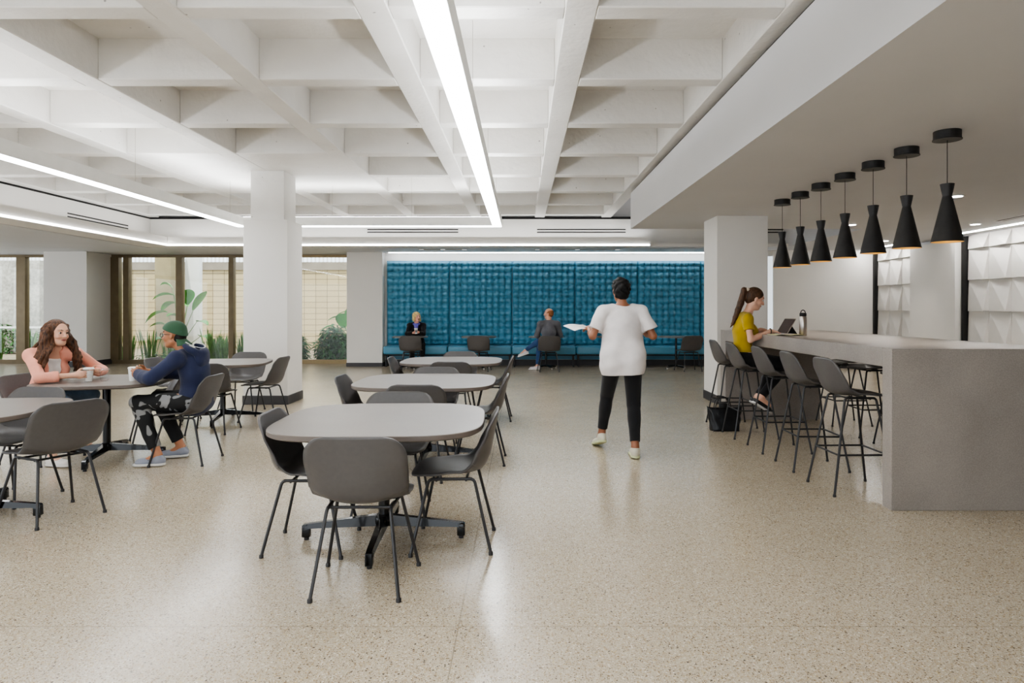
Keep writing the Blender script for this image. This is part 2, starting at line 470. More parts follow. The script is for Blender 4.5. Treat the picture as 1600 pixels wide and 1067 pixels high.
# ---------------- banquette: tufted panels and bench seats
def m_leather():
    m, N, L, b = node_mat('teal_blue_vinyl')
    tc = N.new('ShaderNodeTexCoord')
    n = N.new('ShaderNodeTexNoise'); n.inputs['Scale'].default_value = 3; n.inputs['Detail'].default_value = 5
    L.new(tc.outputs['Object'], n.inputs['Vector'])
    r = ramp(N, [(0.3, srgb(84, 144, 172)), (0.7, srgb(88, 149, 177))]); L.new(n.outputs['Fac'], r.inputs['Fac'])
    L.new(r.outputs['Color'], b.inputs['Base Color'])
    b.inputs['Roughness'].default_value = 0.36; b.inputs['Specular IOR Level'].default_value = 0.5
    v = N.new('ShaderNodeTexVoronoi'); v.inputs['Scale'].default_value = 260
    L.new(tc.outputs['Object'], v.inputs['Vector'])
    bp = N.new('ShaderNodeBump'); bp.inputs['Strength'].default_value = 0.06; bp.inputs['Distance'].default_value = 0.002
    L.new(v.outputs['Distance'], bp.inputs['Height']); L.new(bp.outputs['Normal'], b.inputs['Normal'])
    return m
M['teal'] = m_leather()

def tufted(w, z0, z1, cols, rows, zr0, zr1, name, parent):
    sp = w/(cols+1); sz = (zr1-zr0)/(rows-1)
    nx = (cols+1)*8; nz = int((z1-z0)/sz*8)
    P = []
    for i in range(nx+1):
        x = -w/2 + 0.004 + (w-0.008)*i/nx; row = []
        for j in range(nz+1):
            z = z0 + (z1-z0)*j/nz
            u = (x+w/2)/sp; v = (z-zr0)/sz
            ex = min(u, cols+1-u, 1.0); ez = min(max((z-z0)/sz, 0), max((z1-z)/sz, 0), 1.0)
            if u < 1: fu = 1.0
            elif u > cols: fu = 1.0
            else: fu = abs(math.sin(PI*u))
            if v < 0 or v > rows-1: fv = 1.0
            else: fv = abs(math.sin(PI*v))
            du = abs(u-round(min(max(u, 1), cols))); dv = abs(v-round(min(max(v, 0), rows-1)))
            r_ = math.hypot(du, dv)
            dim = math.exp(-(r_/0.22)**2)
            puff = 0.056*(fu+1e-6)**0.5*(fv+1e-6)**0.6 + 0.010*fv**0.5
            d = 0.030+puff-0.038*dim
            edge = (1-(1-min(ex*2.2, 1))**2.5)*(1-(1-min(ez*2.2, 1))**2.5)
            row.append((x, -(0.03+d*max(edge, 0.0)) if edge > 0 else 0.0, z))
        P.append(row)
    return grid_mesh(name, P, M['teal'], parent)

PX = [-3.27+1.52*i for i in range(6)]
ordn = ['leftmost', 'second from the left', 'third from the left', 'fourth from the left', 'fifth from the left']
panel0 = None
for i in range(6):
    w = 1.515
    x = PX[i]+0.76
    lab = ('tall teal button-tufted wall panel, %s in the row' % ordn[i]) if i < 5 else 'tall teal tufted wall panel, last on the right, mostly hidden by the bar column'
    if panel0 is None:
        panel0 = thing('tufted_panel', lab, 'wall panel', (x, 16.335, 0), 0, 'tufted wall panels')
        tufted(w, 0.50, 2.535, 9, 13, 0.585, 2.42, 'upholstery', panel0)
        MB().box(-0.7575, 0.7575, -0.035, 0.018, 0.15, 2.54).build('backing_board', M['teal'], panel0, smooth=False)
    else: dup(panel0, (x, 16.335, 0), 0, lab)
seat0 = None
for i in range(6):
    x = PX[i]+0.76
    lab = ('teal upholstered bench seat below the %s tufted panel' % ordn[i]) if i < 5 else 'teal upholstered bench seat at the right end, behind the bar column'
    if seat0 is None:
        seat0 = thing('bench_seat', lab, 'bench', (x, 16.05, 0), 0, 'banquette bench seats')
        MB().box(-0.757, 0.757, -0.22, 0.215, 0.30, 0.495, 0.045, 4).build('cushion', M['teal'], seat0, angle=180)
        MB().box(-0.74, 0.74, -0.16, 0.20, 0.27, 0.302).build('seat_base', M['black'], seat0, smooth=False)
        for sx in (-0.70, 0.70):
            MB().tube([(sx, -0.13, 0.27), (sx, -0.13, 0.0)], 0.016).build('leg', M['tube'], seat0)
            MB().tube([(sx, 0.14, 0.27), (sx, 0.14, 0.0)], 0.016).build('leg', M['tube'], seat0)
    else: dup(seat0, (x, 16.05, 0), 0, lab)
o = MB().box(-3.2, 5.7, 16.15, 16.19, 2.722, 2.736).build('niche_light_strip', LEDS, smooth=False)
tag(o, 'thin light strip in the ceiling slot above the teal tufted wall', 'light')

# wooden-toned slot vents in the back soffit
for x0, x1, lab in ((-2.35, -1.25, 'flush slot grille in the back soffit above the left half of the tufted wall'),
                    (0.30, 2.25, 'flush slot grille in the back soffit near the middle of the tufted wall')):
    t = thing('soffit_grille', lab, 'vent', ((x0+x1)/2, 15.35, 2.734), 0, 'soffit grilles'); w = (x1-x0)/2
    MB().box(-w, w, -0.09, 0.09, -0.004, 0.0).build('frame', mat('grille_tan', srgb(150, 138, 124), 0.5), t, smooth=False)
    for k in (-1, 0, 1):
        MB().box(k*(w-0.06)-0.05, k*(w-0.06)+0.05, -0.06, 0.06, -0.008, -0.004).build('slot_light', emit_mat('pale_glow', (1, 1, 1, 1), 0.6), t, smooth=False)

# ---------------- faceted wall tiles on the right wall
M['tile'] = mat('matt_white_ceramic', srgb(222, 219, 214), 0.45, var=0.02)
def tile_mesh(sy, s):
    bm = bmesh.new()
    # wall plane x=0, room toward -x; y along the wall, z up. Seen from the room the left edge is +y
    h = sy/2
    a = bm.verts.new((-0.012, h, s)); b_ = bm.verts.new((-0.012, -h, s)); c = bm.verts.new((-0.120, -h, 0)); d = bm.verts.new((-0.030, h, 0))
    A = bm.verts.new((0, h, s)); B = bm.verts.new((0, -h, s)); C_ = bm.verts.new((0, -h, 0)); D = bm.verts.new((0, h, 0))
    for f in ((a, b_, c), (a, c, d), (A, B, b_, a), (B, C_, c, b_), (C_, D, d, c), (D, A, a, d), (D, C_, B, A)): bm.faces.new(f)
    bmesh.ops.recalc_face_normals(bm, faces=bm.faces)
    me = bpy.data.meshes.new('wall_tile'); bm.to_mesh(me); bm.free(); me.materials.append(M['tile']); return me
def tile_bank(yfar, ncol, pitch, where):
    tm = tile_mesh(pitch-0.004, 0.566)
    rows_ = ['bottom', 'second', 'third', 'fourth', 'top']; cols_ = ['first', 'second', 'third', 'fourth', 'fifth', 'sixth']
    for i in range(ncol):
        for j in range(5):
            o = bpy.data.objects.new('wall_tile', tm); COL.objects.link(o)
            o.location = (8.248, yfar-pitch*(i+0.5), 0.20+0.57*j)
            if j == 4: o.scale = (1, 1, 0.44)
            tag(o, 'folded white ceramic tile %s, %s column from the left, %s row up' % (where, cols_[i], rows_[j]), 'tile', 'faceted tiles ' + where)
tile_bank(15.52, 3, 0.495, 'beyond the boxed wall projection')
tile_bank(12.38, 5, 0.545, 'nearest the camera on the right wall')
# cove lights grazing the tiles
COVE = emit_mat('cove_strip', (1, 0.98, 0.95, 1), 45)
o = MB().box(7.86, 7.91, 9.4, 12.42, 2.728, 2.739).build('cove_light', COVE, smooth=False)
tag(o, 'bright ceiling cove line grazing the near bank of folded tiles', 'light')
o = MB().box(7.86, 7.91, 14.05, 15.5, 2.728, 2.739).build('cove_light', COVE, smooth=False)
tag(o, 'short bright ceiling cove line over the far bank of folded tiles', 'light')

# downlights
DL = emit_mat('downlight_glow', (1, 0.97, 0.93, 1), 14)
dls = [(5.2, 8.04, 'recessed round downlight just right of the nearest pendant'),
       (5.3, 10.8, 'recessed round downlight seen between the fourth and fifth pendants'),
       (7.24, 13.4, 'recessed round downlight farthest away, over the far tile bank'),
       (7.25, 10.74, 'recessed round downlight nearest the right wall cove')]
for x, y, lab in dls:
    t = thing('downlight', lab, 'light', (x, y, ZS), 0, 'recessed downlights')
    MB().lathe([(0.085, 0.0), (0.085, -0.006), (0.07, -0.008)], n=20).build('trim_ring', M['whitepaint'], t)
    MB().lathe([(0.066, -0.0085), (0.066, -0.011)], n=20).build('lens', DL, t)
    l = bpy.data.lights.new('downlight_lamp', 'SPOT'); l.energy = 40; l.spot_size = R(95); l.spot_blend = 0.9; l.shadow_soft_size = 0.05; l.color = (1, 0.95, 0.88)
    lo = bpy.data.objects.new('lamp', l); COL.objects.link(lo); lo.parent = t; lo.location = (0, 0, -0.03)

# slot diffuser in the bar ceiling near the right wall
t = thing('ceiling_diffuser', 'long white slot diffuser in the bar ceiling at the far right', 'vent', (7.3, 9.6, ZS), R(-4))
MB().box(-0.10, 0.10, -0.75, 0.75, -0.006, 0).build('frame', M['whitepaint'], t, smooth=False)
MB().box(-0.07, -0.02, -0.72, 0.72, -0.008, -0.006).build('slot', M['black_line'], t, smooth=False)
MB().box(0.03, 0.06, -0.72, 0.72, -0.008, -0.006).build('slot', M['base'], t, smooth=False)

# ---------------- suspended light frame
t = thing('suspended_light_frame', 'large rectangular suspended linear light frame of white boxes with glowing undersides', 'light', (-2.5, 6.0, 2.73))
def fr(x0, x1, y0, y1, z0, z1): return (x0+2.5, x1+2.5, y0-6.0, y1-6.0, z0-2.73, z1-2.73)
hs = MB()
hs.box(*fr(-0.475, -0.325, -3.0, 11.075, 2.738, 2.88)).box(*fr(-4.675, -4.525, -3.0, 11.075, 2.738, 2.88)).box(*fr(-4.52, -0.48, 10.925, 11.075, 2.738, 2.88))
hs.build('housing', M['whitepaint'], t, smooth=False)
df = MB(); df.box(*fr(-0.468, -0.332, -2.99, 11.06, 2.73, 2.738)).box(*fr(-4.668, -4.532, -2.99, 11.06, 2.73, 2.738)).box(*fr(-4.53, -0.47, 10.932, 11.068, 2.73, 2.738))
df.build('lower_diffuser', LED, t, smooth=False)
uf = MB(); uf.box(*fr(-0.46, -0.34, -2.98, 11.05, 2.881, 2.884)).box(*fr(-4.66, -4.54, -2.98, 11.05, 2.881, 2.884)).box(*fr(-4.53, -0.47, 10.94, 11.06, 2.881, 2.884))
uf.build('upper_diffuser', emit_mat('uplight_diffuser', (0.95, 0.975, 1, 1), 22.0), t, smooth=False)
for (x, y) in ((-0.4, 5.5), (-0.4, 8.0), (-0.4, 10.6), (-4.6, 5.5), (-4.6, 8.0), (-4.6, 10.6), (-3.1, 11.0), (-1.8, 11.0)):
    zt = ZC if min(abs(x-b_) for b_ in bx) < 0.1 or min(abs(y-b_) for b_ in by) < 0.09 else 3.755
    if -5.2 < x < -2.4 and 8.8 < y < 11.6: zt = ZC
    MB().tube([(x+2.5, y-6, 0.15), (x+2.5, y-6, zt-2.73)], 0.0022, 6).build('suspension_cable', M['steel'], t)

# ---------------- room lighting lamps
def area(loc, rot, sx, sy, e, col=(1, 0.97, 0.93)):
    l = bpy.data.lights.new('room_lamp', 'AREA'); l.shape = 'RECTANGLE'; l.size = sx; l.size_y = sy; l.energy = e; l.color = col
    o = bpy.data.objects.new('room_lamp', l); COL.objects.link(o); o.location = loc; o.rotation_euler = rot; return o
w = bpy.data.worlds.new('world'); scene.world = w; w.use_nodes = True
bg = w.node_tree.nodes['Background']; bg.inputs['Color'].default_value = (0.86, 0.93, 1.0, 1); bg.inputs['Strength'].default_value = 2.2
sun = bpy.data.lights.new('sun', 'SUN'); sun.energy = 4.2; sun.angle = R(0.6); sun.color = (1, 0.96, 0.88)
so = bpy.data.objects.new('sun', sun); COL.objects.link(so); so.rotation_euler = (R(19), 0, R(-22))
scene.view_settings.view_transform = 'AgX'
scene.view_settings.look = 'AgX - Medium High Contrast'
scene.view_settings.exposure = 0.5
scene.cycles.use_denoising = True
scene.cycles.max_bounces = 8
scene.cycles.diffuse_bounces = 5
scene.cycles.glossy_bounces = 4
scene.cycles.transparent_max_bounces = 10
scene.cycles.sample_clamp_indirect = 6
scene.cycles.caustics_reflective = False; scene.cycles.caustics_refractive = False
# ================================================================== FURNITURE
def lerp(a, b, t): return a+(b-a)*t
def catmull(pts, n):
    pts = [Vector(p) for p in pts]
    P = [pts[0]*2-pts[1]]+pts+[pts[-1]*2-pts[-2]]; out = []
    for i in range(1, len(P)-2):
        for k in range(n):
            t = k/n; a, b, c, d = P[i-1], P[i], P[i+1], P[i+2]
            out.append(0.5*((2*b)+(c-a)*t+(2*a-5*b+4*c-d)*t*t+(3*b-a-3*c+d)*t**3))
    out.append(P[-2]); return out
def interp(tab, s):
    for (a, va), (b, vb) in zip(tab[:-1], tab[1:]):
        if s <= b:
            t = (s-a)/(b-a); t = t*t*(3-2*t); return va+(vb-va)*t
    return tab[-1][1]

def shell(prof, wtab, ctab, rf, rb, thick, parent, nv=18):
    c = catmull([(x, 0, z) for x, z in prof], 7)
    L = [0.0]
    for a, b in zip(c[:-1], c[1:]): L.append(L[-1]+(b-a).length)
    T = L[-1]; P = []
    for i, p in enumerate(c):
        d = (c[min(i+1, len(c)-1)]-c[max(i-1, 0)]).normalized()
        nrm = Vector((d.z, 0, -d.x))      # toward the sitter
        if nrm.z < 0 and nrm.x < 0: nrm = -nrm
        s = L[i]/T; w = interp(wtab, s)
        df, db = L[i], T-L[i]
        if df < rf: w = w-rf+math.sqrt(max(rf*rf-(rf-df)**2, 0)) if df > 0 else w-rf
        if db < rb: w = w-rb+math.sqrt(max(rb*rb-(rb-db)**2, 0)) if db > 0 else w-rb
        cu = interp(ctab, s); row = []
        for j in range(nv+1):
            v = -1+2*j/nv
            q = p+Vector((0, v*w, 0))+nrm*(cu*(abs(v)*w/0.25)**2.4)
            # arched top edge
            row.append(q)
        P.append(row)
    return grid_mesh('seat_shell', P, M['shell'], parent, thick=thick)

CH_GROUP = None
def make_chair(name, label, group):
    t = thing(name, label, 'chair', (0, 0, 0), 0, group)
    prof = [(0.235, 0.437), (0.20, 0.449), (0.10, 0.449), (-0.02, 0.440), (-0.11, 0.438), (-0.175, 0.462), (-0.212, 0.53), (-0.232, 0.62), (-0.25, 0.71), (-0.265, 0.79)]
    shell(prof, [(0, 0.225), (0.25, 0.236), (0.45, 0.240), (0.62, 0.246), (0.82, 0.250), (1, 0.238)],
          [(0, -0.012), (0.15, 0.0), (0.36, 0.03), (0.52, 0.085), (0.66, 0.08), (0.85, 0.04), (1, 0.02)], 0.10, 0.10, 0.011, t)
    for sy in (-1, 1):
        MB().tube([(-0.115, 0.155*sy, 0.417), (0.12, 0.165*sy, 0.417)], 0.009, 8).build('seat_rail', M['tube'], t)
    for sx in (-1, 1):
        for sy in (-1, 1):
            top = (0.12 if sx > 0 else -0.115); ty = (0.165 if sx > 0 else 0.155)*sy
            foot = (0.225 if sx > 0 else -0.225, (0.245 if sx > 0 else 0.21)*sy, 0.012)
            pts = bend([(top-0.045*sx, ty, 0.417), (top+0.012*sx, ty, 0.417), foot], 0.035)
            lg = MB().tube(pts, 0.0092, 8).build('leg', M['tube'], t)
            MB().lathe([(0.013, 0.0), (0.013, 0.016), (0.010, 0.02)], (foot[0], foot[1], 0.0), 10).build('glide', M['glide'], lg)
    MB().tube([(-0.08, -0.155, 0.41), (-0.08, 0.155, 0.41)], 0.008, 8).tube([(0.09, -0.165, 0.41), (0.09, 0.165, 0.41)], 0.008, 8).build('cross_rail', M['tube'], t)
    return t

chairs = [
 # x, y, heading(deg), label
 (-0.80, 3.42, 91, 'grey shell chair nearest the camera, its back to us at the nearest table'),
 (-0.40, 4.02, 180, 'grey shell chair at the right side of the nearest centre table'),
 (-1.24, 3.98, 2, 'grey shell chair at the left side of the nearest centre table'),
 (-0.88, 4.64, 270, 'grey shell chair at the far side of the nearest centre table'),
 (-0.85, 5.58, 90, 'grey shell chair at the near side of the middle centre table, back to us'),
 (-0.38, 6.14, 180, 'grey shell chair at the right side of the middle centre table'),
 (-1.39, 6.08, 0, 'grey shell chair at the left side of the middle centre table'),
 (-0.88, 6.70, 270, 'grey shell chair at the far side of the middle centre table'),
 (-0.81, 7.86, 90, 'grey shell chair at the near side of the farthest centre table, back to us'),
 (-0.36, 8.46, 180, 'grey shell chair at the right side of the farthest centre table'),
 (-1.38, 8.35, 0, 'grey shell chair at the left side of the farthest centre table'),
 (-0.86, 9.17, 270, 'grey shell chair at the far side of the farthest centre table'),
 (-3.15, 4.52, 152, 'grey shell chair at the right side of the table cut off at the left edge'),
 (-3.74, 4.93, 262, 'grey shell chair at the far side of the table cut off at the left edge'),
 (-4.40, 6.16, -8, 'grey shell chair in which the woman in peach sits'),
 (-3.05, 6.14, 181, 'grey shell chair in which the man in the navy hoodie sits'),
 (-3.80, 6.98, 212, 'empty grey shell chair turned sideways behind the table of the two coffee drinkers'),
 (-3.50, 7.60, 96, 'grey shell chair between the man in the hoodie and the table by the column'),
 (-4.28, 8.25, 0, 'grey shell chair at the left side of the table by the column'),
 (-3.22, 8.42, 178, 'grey shell chair at the right side of the table by the column'),
 (-3.76, 9.05, 268, 'grey shell chair at the far side of the table by the column'),
 (-2.45, 14.92, 92, 'grey shell chair facing the blonde woman at the tufted wall'),
 (-0.94, 14.92, 88, 'empty grey shell chair at the second small table from the left by the tufted wall'),
 (0.60, 14.85, 92, 'grey shell chair in which the man in the grey jacket sits by the tufted wall'),
 (3.72, 14.95, 100, 'empty grey shell chair at the small table farthest right by the tufted wall'),
]
GRP = 'grey shell dining chairs'
chair0 = make_chair('dining_chair', chairs[0][3], GRP)
chair0.location = (chairs[0][0], chairs[0][1], 0); chair0.rotation_euler = (0, 0, R(chairs[0][2]))
for x, y, a, lab in chairs[1:]: dup(chair0, (x, y, 0), R(a), lab)

# ---------------- stools
def make_stool(name, label, group):
    t = thing(name, label, 'stool', (0, 0, 0), 0, group)
    prof = [(0.215, 0.738), (0.18, 0.750), (0.09, 0.752), (-0.02, 0.744), (-0.10, 0.742), (-0.155, 0.765), (-0.188, 0.83), (-0.205, 0.91), (-0.222, 1.02)]
    shell(prof, [(0, 0.205), (0.3, 0.212), (0.5, 0.214), (0.75, 0.218), (1, 0.200)],
          [(0, -0.01), (0.15, 0.0), (0.36, 0.03), (0.52, 0.085), (0.68, 0.08), (0.88, 0.04), (1, 0.02)], 0.09, 0.11, 0.011, t)
    for sy in (-1, 1):
        MB().tube([(-0.10, 0.13*sy, 0.720), (0.11, 0.135*sy, 0.720)], 0.009, 8).build('seat_rail', M['tube'], t)
    feet = {}
    for sx in (-1, 1):
        for sy in (-1, 1):
            top = 0.11 if sx > 0 else -0.10; ty = (0.135 if sx > 0 else 0.13)*sy
            foot = Vector((0.235*sx, 0.215*sy, 0.012)); tp = Vector((top+0.012*sx, ty, 0.720))
            lg = MB().tube(bend([(top-0.04*sx, ty, 0.720), tp, foot], 0.035), 0.0092, 8).build('leg', M['tube'], t)
            MB().lathe([(0.012, 0.0), (0.012, 0.016), (0.010, 0.02)], (foot[0], foot[1], 0.0), 10).build('glide', M['glide'], lg)
            k = (0.72-0.30)/(0.72-0.012); feet[(sx, sy)] = tp.lerp(foot, k)
    ring = [(-1, -1), (1, -1), (1, 1), (-1, 1)]
    mb = MB()
    for a, b_ in zip(ring, ring[1:]+ring[:1]): mb.tube([feet[a], feet[b_]], 0.0075, 8)
    mb.build('footrest', M['tube'], t)
    MB().tube([(-0.06, -0.13, 0.713), (-0.06, 0.13, 0.713)], 0.008, 8).tube([(0.08, -0.133, 0.713), (0.08, 0.133, 0.713)], 0.008, 8).build('cross_rail', M['tube'], t)
    return t
stools = [
 (2.545, 5.20, 2, 'grey bar stool nearest the camera at the left side of the stone bar'),
 (2.55, 5.92, -1, 'second grey bar stool from the camera at the left side of the stone bar'),
 (2.54, 6.64, 0, 'third grey bar stool from the camera, in front of the woman in yellow'),
 (2.50, 7.36, 0, 'grey bar stool in which the woman in the yellow shirt sits'),
 (2.50, 8.02, 0, 'last grey bar stool at the far left end of the bar, behind the black bag'),
 (3.90, 8.14, 180, 'farthest grey bar stool on the far right side of the bar, seen under the top'),
 (3.87, 7.42, 178, 'middle grey bar stool on the far right side of the bar, seen under the top'),
 (3.87, 6.72, 181, 'grey bar stool on the far right side of the bar, nearest the end slab'),
]
st0 = make_stool('bar_stool', stools[0][3], 'grey shell bar stools')
st0.location = (stools[0][0], stools[0][1], 0); st0.rotation_euler = (0, 0, R(stools[0][2]))
for x, y, a, lab in stools[1:]: dup(st0, (x, y, 0), R(a), lab)

# ---------------- tables
def superell(a, n, seg=96):
    out = []
    for k in range(seg):
        t = 2*PI*k/seg; c, s = math.cos(t), math.sin(t)
        out.append((a*math.copysign(abs(c)**(2/n), c), a*math.copysign(abs(s)**(2/n), s)))
    return out
def make_table(label, size, zt, loc, rz, reach=0.49, group='grey squircle tables', n=3.7):
    t = thing('dining_table', label, 'table', loc, rz, group)
    b = bmesh.new(); o2 = superell(size/2, n)
    inner = superell(size/2-0.004, n); lower = superell(size/2-0.012, n)
    rings = [[(x, y, zt) for x, y in inner], [(x, y, zt-0.003) for x, y in o2], [(x, y, zt-0.026) for x, y in o2], [(x, y, zt-0.034) for x, y in lower]]
    V = [[b.verts.new(p) for p in r] for r in rings]; m_ = len(V[0])
    b.faces.new(V[0])
    for i in range(3):
        for k in range(m_):
            f = b.faces.new((V[i][k], V[i+1][k], V[i+1][(k+1) % m_], V[i][(k+1) % m_]))
            f.material_index = 1
    b.faces.new(list(reversed(V[-1]))).material_index = 1
    bmesh.ops.recalc_face_normals(b, faces=b.faces)
    me = bpy.data.meshes.new('tabletop'); b.to_mesh(me); b.free()
    link('tabletop', me, [M['tabletop'], M['tableedge']], t, True, 30)
    MB().box(-0.17, 0.17, -0.17, 0.17, zt-0.044, zt-0.0345, 0.004).box(-0.30, 0.30, -0.02, 0.02, zt-0.05, zt-0.036).box(-0.02, 0.02, -0.30, 0.30, zt-0.05, zt-0.036).build('mounting_plate', M['cast'], t)
    MB().lathe([(0.034, 0.12), (0.034, zt-0.046)], n=20).build('pedestal', M['cast'], t)
    MB().lathe([(0.045, 0.085), (0.055, 0.10), (0.055, 0.135), (0.040, 0.155)], n=20).build('hub', M['cast'], t)
    for k in range(4):
        a = k*PI/2; mbb = MB(); bm2 = bmesh.new()
        secs = [(0.03, 0.028, 0.085, 0.150), (0.20, 0.026, 0.080, 0.130), (reach-0.05, 0.023, 0.072, 0.100), (reach-0.008, 0.022, 0.060, 0.094), (reach, 0.020, 0.018, 0.086)]
        rr = []
        for (x, w, zl, zh) in secs:
            rr.append([bm2.verts.new((x, -w, zl)), bm2.verts.new((x, w, zl)), bm2.verts.new((x, w*0.72, zh)), bm2.verts.new((x, -w*0.72, zh))])
        for i in range(len(rr)-1):
            for q in range(4): bm2.faces.new((rr[i][q], rr[i+1][q], rr[i+1][(q+1) % 4], rr[i][(q+1) % 4]))
        bm2.faces.new(rr[0]); bm2.faces.new(rr[-1])
        bmesh.ops.recalc_face_normals(bm2, faces=bm2.faces)
        mbb._merge(bm2)
        mbb.box(reach-0.048, reach, -0.021, 0.021, 0.016, 0.088, 0.007)
        bmesh.ops.rotate(mbb.bm, verts=mbb.bm.verts, cent=(0, 0, 0), matrix=Matrix.Rotation(a, 3, 'Z'))
        lg = mbb.build('base_leg', M['cast'], t, angle=35)
        fx, fy = (reach-0.024)*math.cos(a), (reach-0.024)*math.sin(a)
        MB().lathe([(0.015, 0.0), (0.015, 0.017)], (fx, fy, 0), 10).build('glide', M['glide'], lg)
    return t
ZT = 0.735
make_table('large grey rounded-square table nearest the camera in the centre row', 1.22, ZT, (-0.835, 4.08, 0), R(2))
make_table('grey rounded-square table in the middle of the centre row', 1.26, ZT, (-0.87, 6.18, 0), 0)
make_table('grey rounded-square table at the far end of the centre row', 1.26, ZT, (-0.88, 8.55, 0), 0)
make_table('grey rounded table where the woman in peach and the man in the hoodie sit', 1.06, ZT, (-3.84, 6.22, 0), R(12), 0.50)
make_table('grey rounded table cut off by the left edge of the picture', 1.10, ZT, (-3.70, 4.42, 0), R(8), 0.50)
make_table('grey rounded table in front of the white column', 1.10, ZT, (-3.69, 8.30, 0), R(10), 0.50)
def cafe_table(label, x, y):
    t = thing('cafe_table', label, 'table', (x, y, 0), 0, 'small round tables along the tufted wall')
    MB().prism(superell(0.40, 2.6, 48), 0.722, 0.748, 0.003).build('tabletop', M['tabletop'], t, angle=30)
    MB().lathe([(0.025, 0.05), (0.025, 0.715), (0.09, 0.7215)], n=14).build('pedestal', M['cast'], t)
    for k in range(4):
        a = k*PI/2+0.5; c, s = math.cos(a), math.sin(a)
        lg = MB().tube([(0.01*c, 0.01*s, 0.075), (0.27*c, 0.27*s, 0.045)], [0.02, 0.013], 8).build('base_leg', M['cast'], t)
        MB().lathe([(0.018, 0), (0.018, 0.04)], (0.265*c, 0.265*s, 0), 10).build('glide', M['steel'], lg)
for x, lab in ((-2.56, 'small dark table with the blonde woman behind it'), (-0.98, 'small dark empty table between the blonde woman and the man in grey'),
               (0.56, 'small dark table beside the man in the grey jacket'), (2.12, 'small dark table hidden behind the walking person'),
               (3.55, 'small dark table farthest right along the tufted wall')):
    cafe_table(lab, x, 15.45)

# ---------------- stone bar
t = thing('stone_bar', 'long warm grey stone bar with waterfall ends', 'bar', (3.18, 6.6, 0))
y0, y1 = 4.64-6.6, 8.62-6.6
MB().box(-0.626, 0.626, y0+0.1205, y1, 0.985, 1.117, 0.002, 1).build('countertop', M['bar'], t, smooth=False)
MB().box(-0.626, 0.626, y0, y0+0.12, 0.0, 1.117, 0.003, 1).build('end_slab', M['bar'], t, smooth=False)
MB().box(-0.626, 0.56, y1-0.20, y1, 0.0, 0.986, 0.003, 1).build('end_slab', M['bar'], t, smooth=False)

# ---------------- pendants
M['pend'] = mat('black_hammered_metal', srgb(34, 32, 31), 0.5, var=0.25, vscale=14, bump=0.25, bscale=25)
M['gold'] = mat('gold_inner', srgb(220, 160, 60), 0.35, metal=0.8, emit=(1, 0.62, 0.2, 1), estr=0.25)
def make_pendant(label):
    t = thing('pendant_lamp', label, 'lamp', (0, 0, ZS), 0, 'black pendant lamps over the bar')
    MB().lathe([(0.094, 0.0), (0.094, -0.058), (0.100, -0.062), (0.100, -0.068), (0.02, -0.068)], n=32).build('ceiling_canopy', M['pend'], t)
    MB().tube([(0, 0, -0.066), (0, 0, -0.41)], 0.0028, 6).build('cord', M['black'], t)
    b = bmesh.new(); prof = [(0.012, -0.40), (0.049, -0.400), (0.044, -0.43), (0.032, -0.49), (0.034, -0.50), (0.072, -0.67), (0.111, -0.84)]
    inn = [(0.1085, -0.84), (0.07, -0.67), (0.030, -0.50), (0.002, -0.497)]
    n = 32; rings = []
    for (r_, z) in prof+inn: rings.append([b.verts.new((r_*math.cos(2*PI*k/n), r_*math.sin(2*PI*k/n), z)) for k in range(n)])
    for i in range(len(rings)-1):
        for k in range(n):
            f = b.faces.new((rings[i][k], rings[i][(k+1) % n], rings[i+1][(k+1) % n], rings[i+1][k])); f.smooth = True
            if i >= len(prof): f.material_index = 1
    b.faces.new(rings[0])
    bmesh.ops.recalc_face_normals(b, faces=b.faces)
    me = bpy.data.meshes.new('lamp_shade'); b.to_mesh(me); b.free()
    sh = link('lamp_shade', me, [M['pend'], M['gold']], t, True, 40)
    bm_ = MB(); s_ = bmesh.new(); bmesh.ops.create_uvsphere(s_, u_segments=14, v_segments=10, radius=0.03)
    bm_._merge(s_, Matrix.Translation((0, 0, -0.60))); bm_.build('bulb', emit_mat('warm_bulb', (1, 0.8, 0.5, 1), 12), t)
    l = bpy.data.lights.new('pendant_bulb_lamp', 'SPOT'); l.energy = 16; l.spot_size = R(62); l.spot_blend = 0.5; l.shadow_soft_size = 0.03; l.color = (1, 0.9, 0.78)
    lo = bpy.data.objects.new('lamp', l); COL.objects.link(lo); lo.parent = t; lo.location = (0, 0, -0.64)
    return t
ords = ['nearest', 'second nearest', 'third nearest', 'middle', 'third farthest', 'second farthest', 'farthest']
p0 = make_pendant('black hourglass pendant lamp over the bar, %s of the seven' % ords[0]); p0.location = (3.23, 5.10, ZS)
for i in range(1, 7): dup(p0, (3.23, 5.10+0.538*i, ZS), 0, 'black hourglass pendant lamp over the bar, %s of the seven' % ords[i])

# ---------------- things on the bar
t = thing('water_bottle', 'brushed steel water bottle with a black loop lid on the bar', 'bottle', (2.91, 6.95, 1.117))
MB().lathe([(0.034, 0.0), (0.037, 0.004), (0.037, 0.185), (0.030, 0.198)], n=28).build('body', M['steel'], t)
MB().lathe([(0.032, 0.196), (0.034, 0.200), (0.034, 0.226), (0.028, 0.232)], n=28).build('lid', M['black'], t)
MB().tube([(0.024*math.cos(a), 0, 0.230+0.030*math.sin(a)) for a in [PI*k/10 for k in range(11)]], 0.005, 8).build('loop_handle', M['black'], t)
M['screen'] = mat('dim_screen', srgb(58, 44, 46), 0.25, var=0.5, vscale=30)
t = thing('tablet_computer', 'thin tablet computer on a kickstand with a keyboard cover, in front of the woman', 'computer', (2.79, 7.22, 1.117), R(6))
MB().box(-0.19, 0.0, -0.135, 0.135, 0.001, 0.007, 0.002).build('keyboard_cover', M['whitepaint'], t)
m_ = MB()
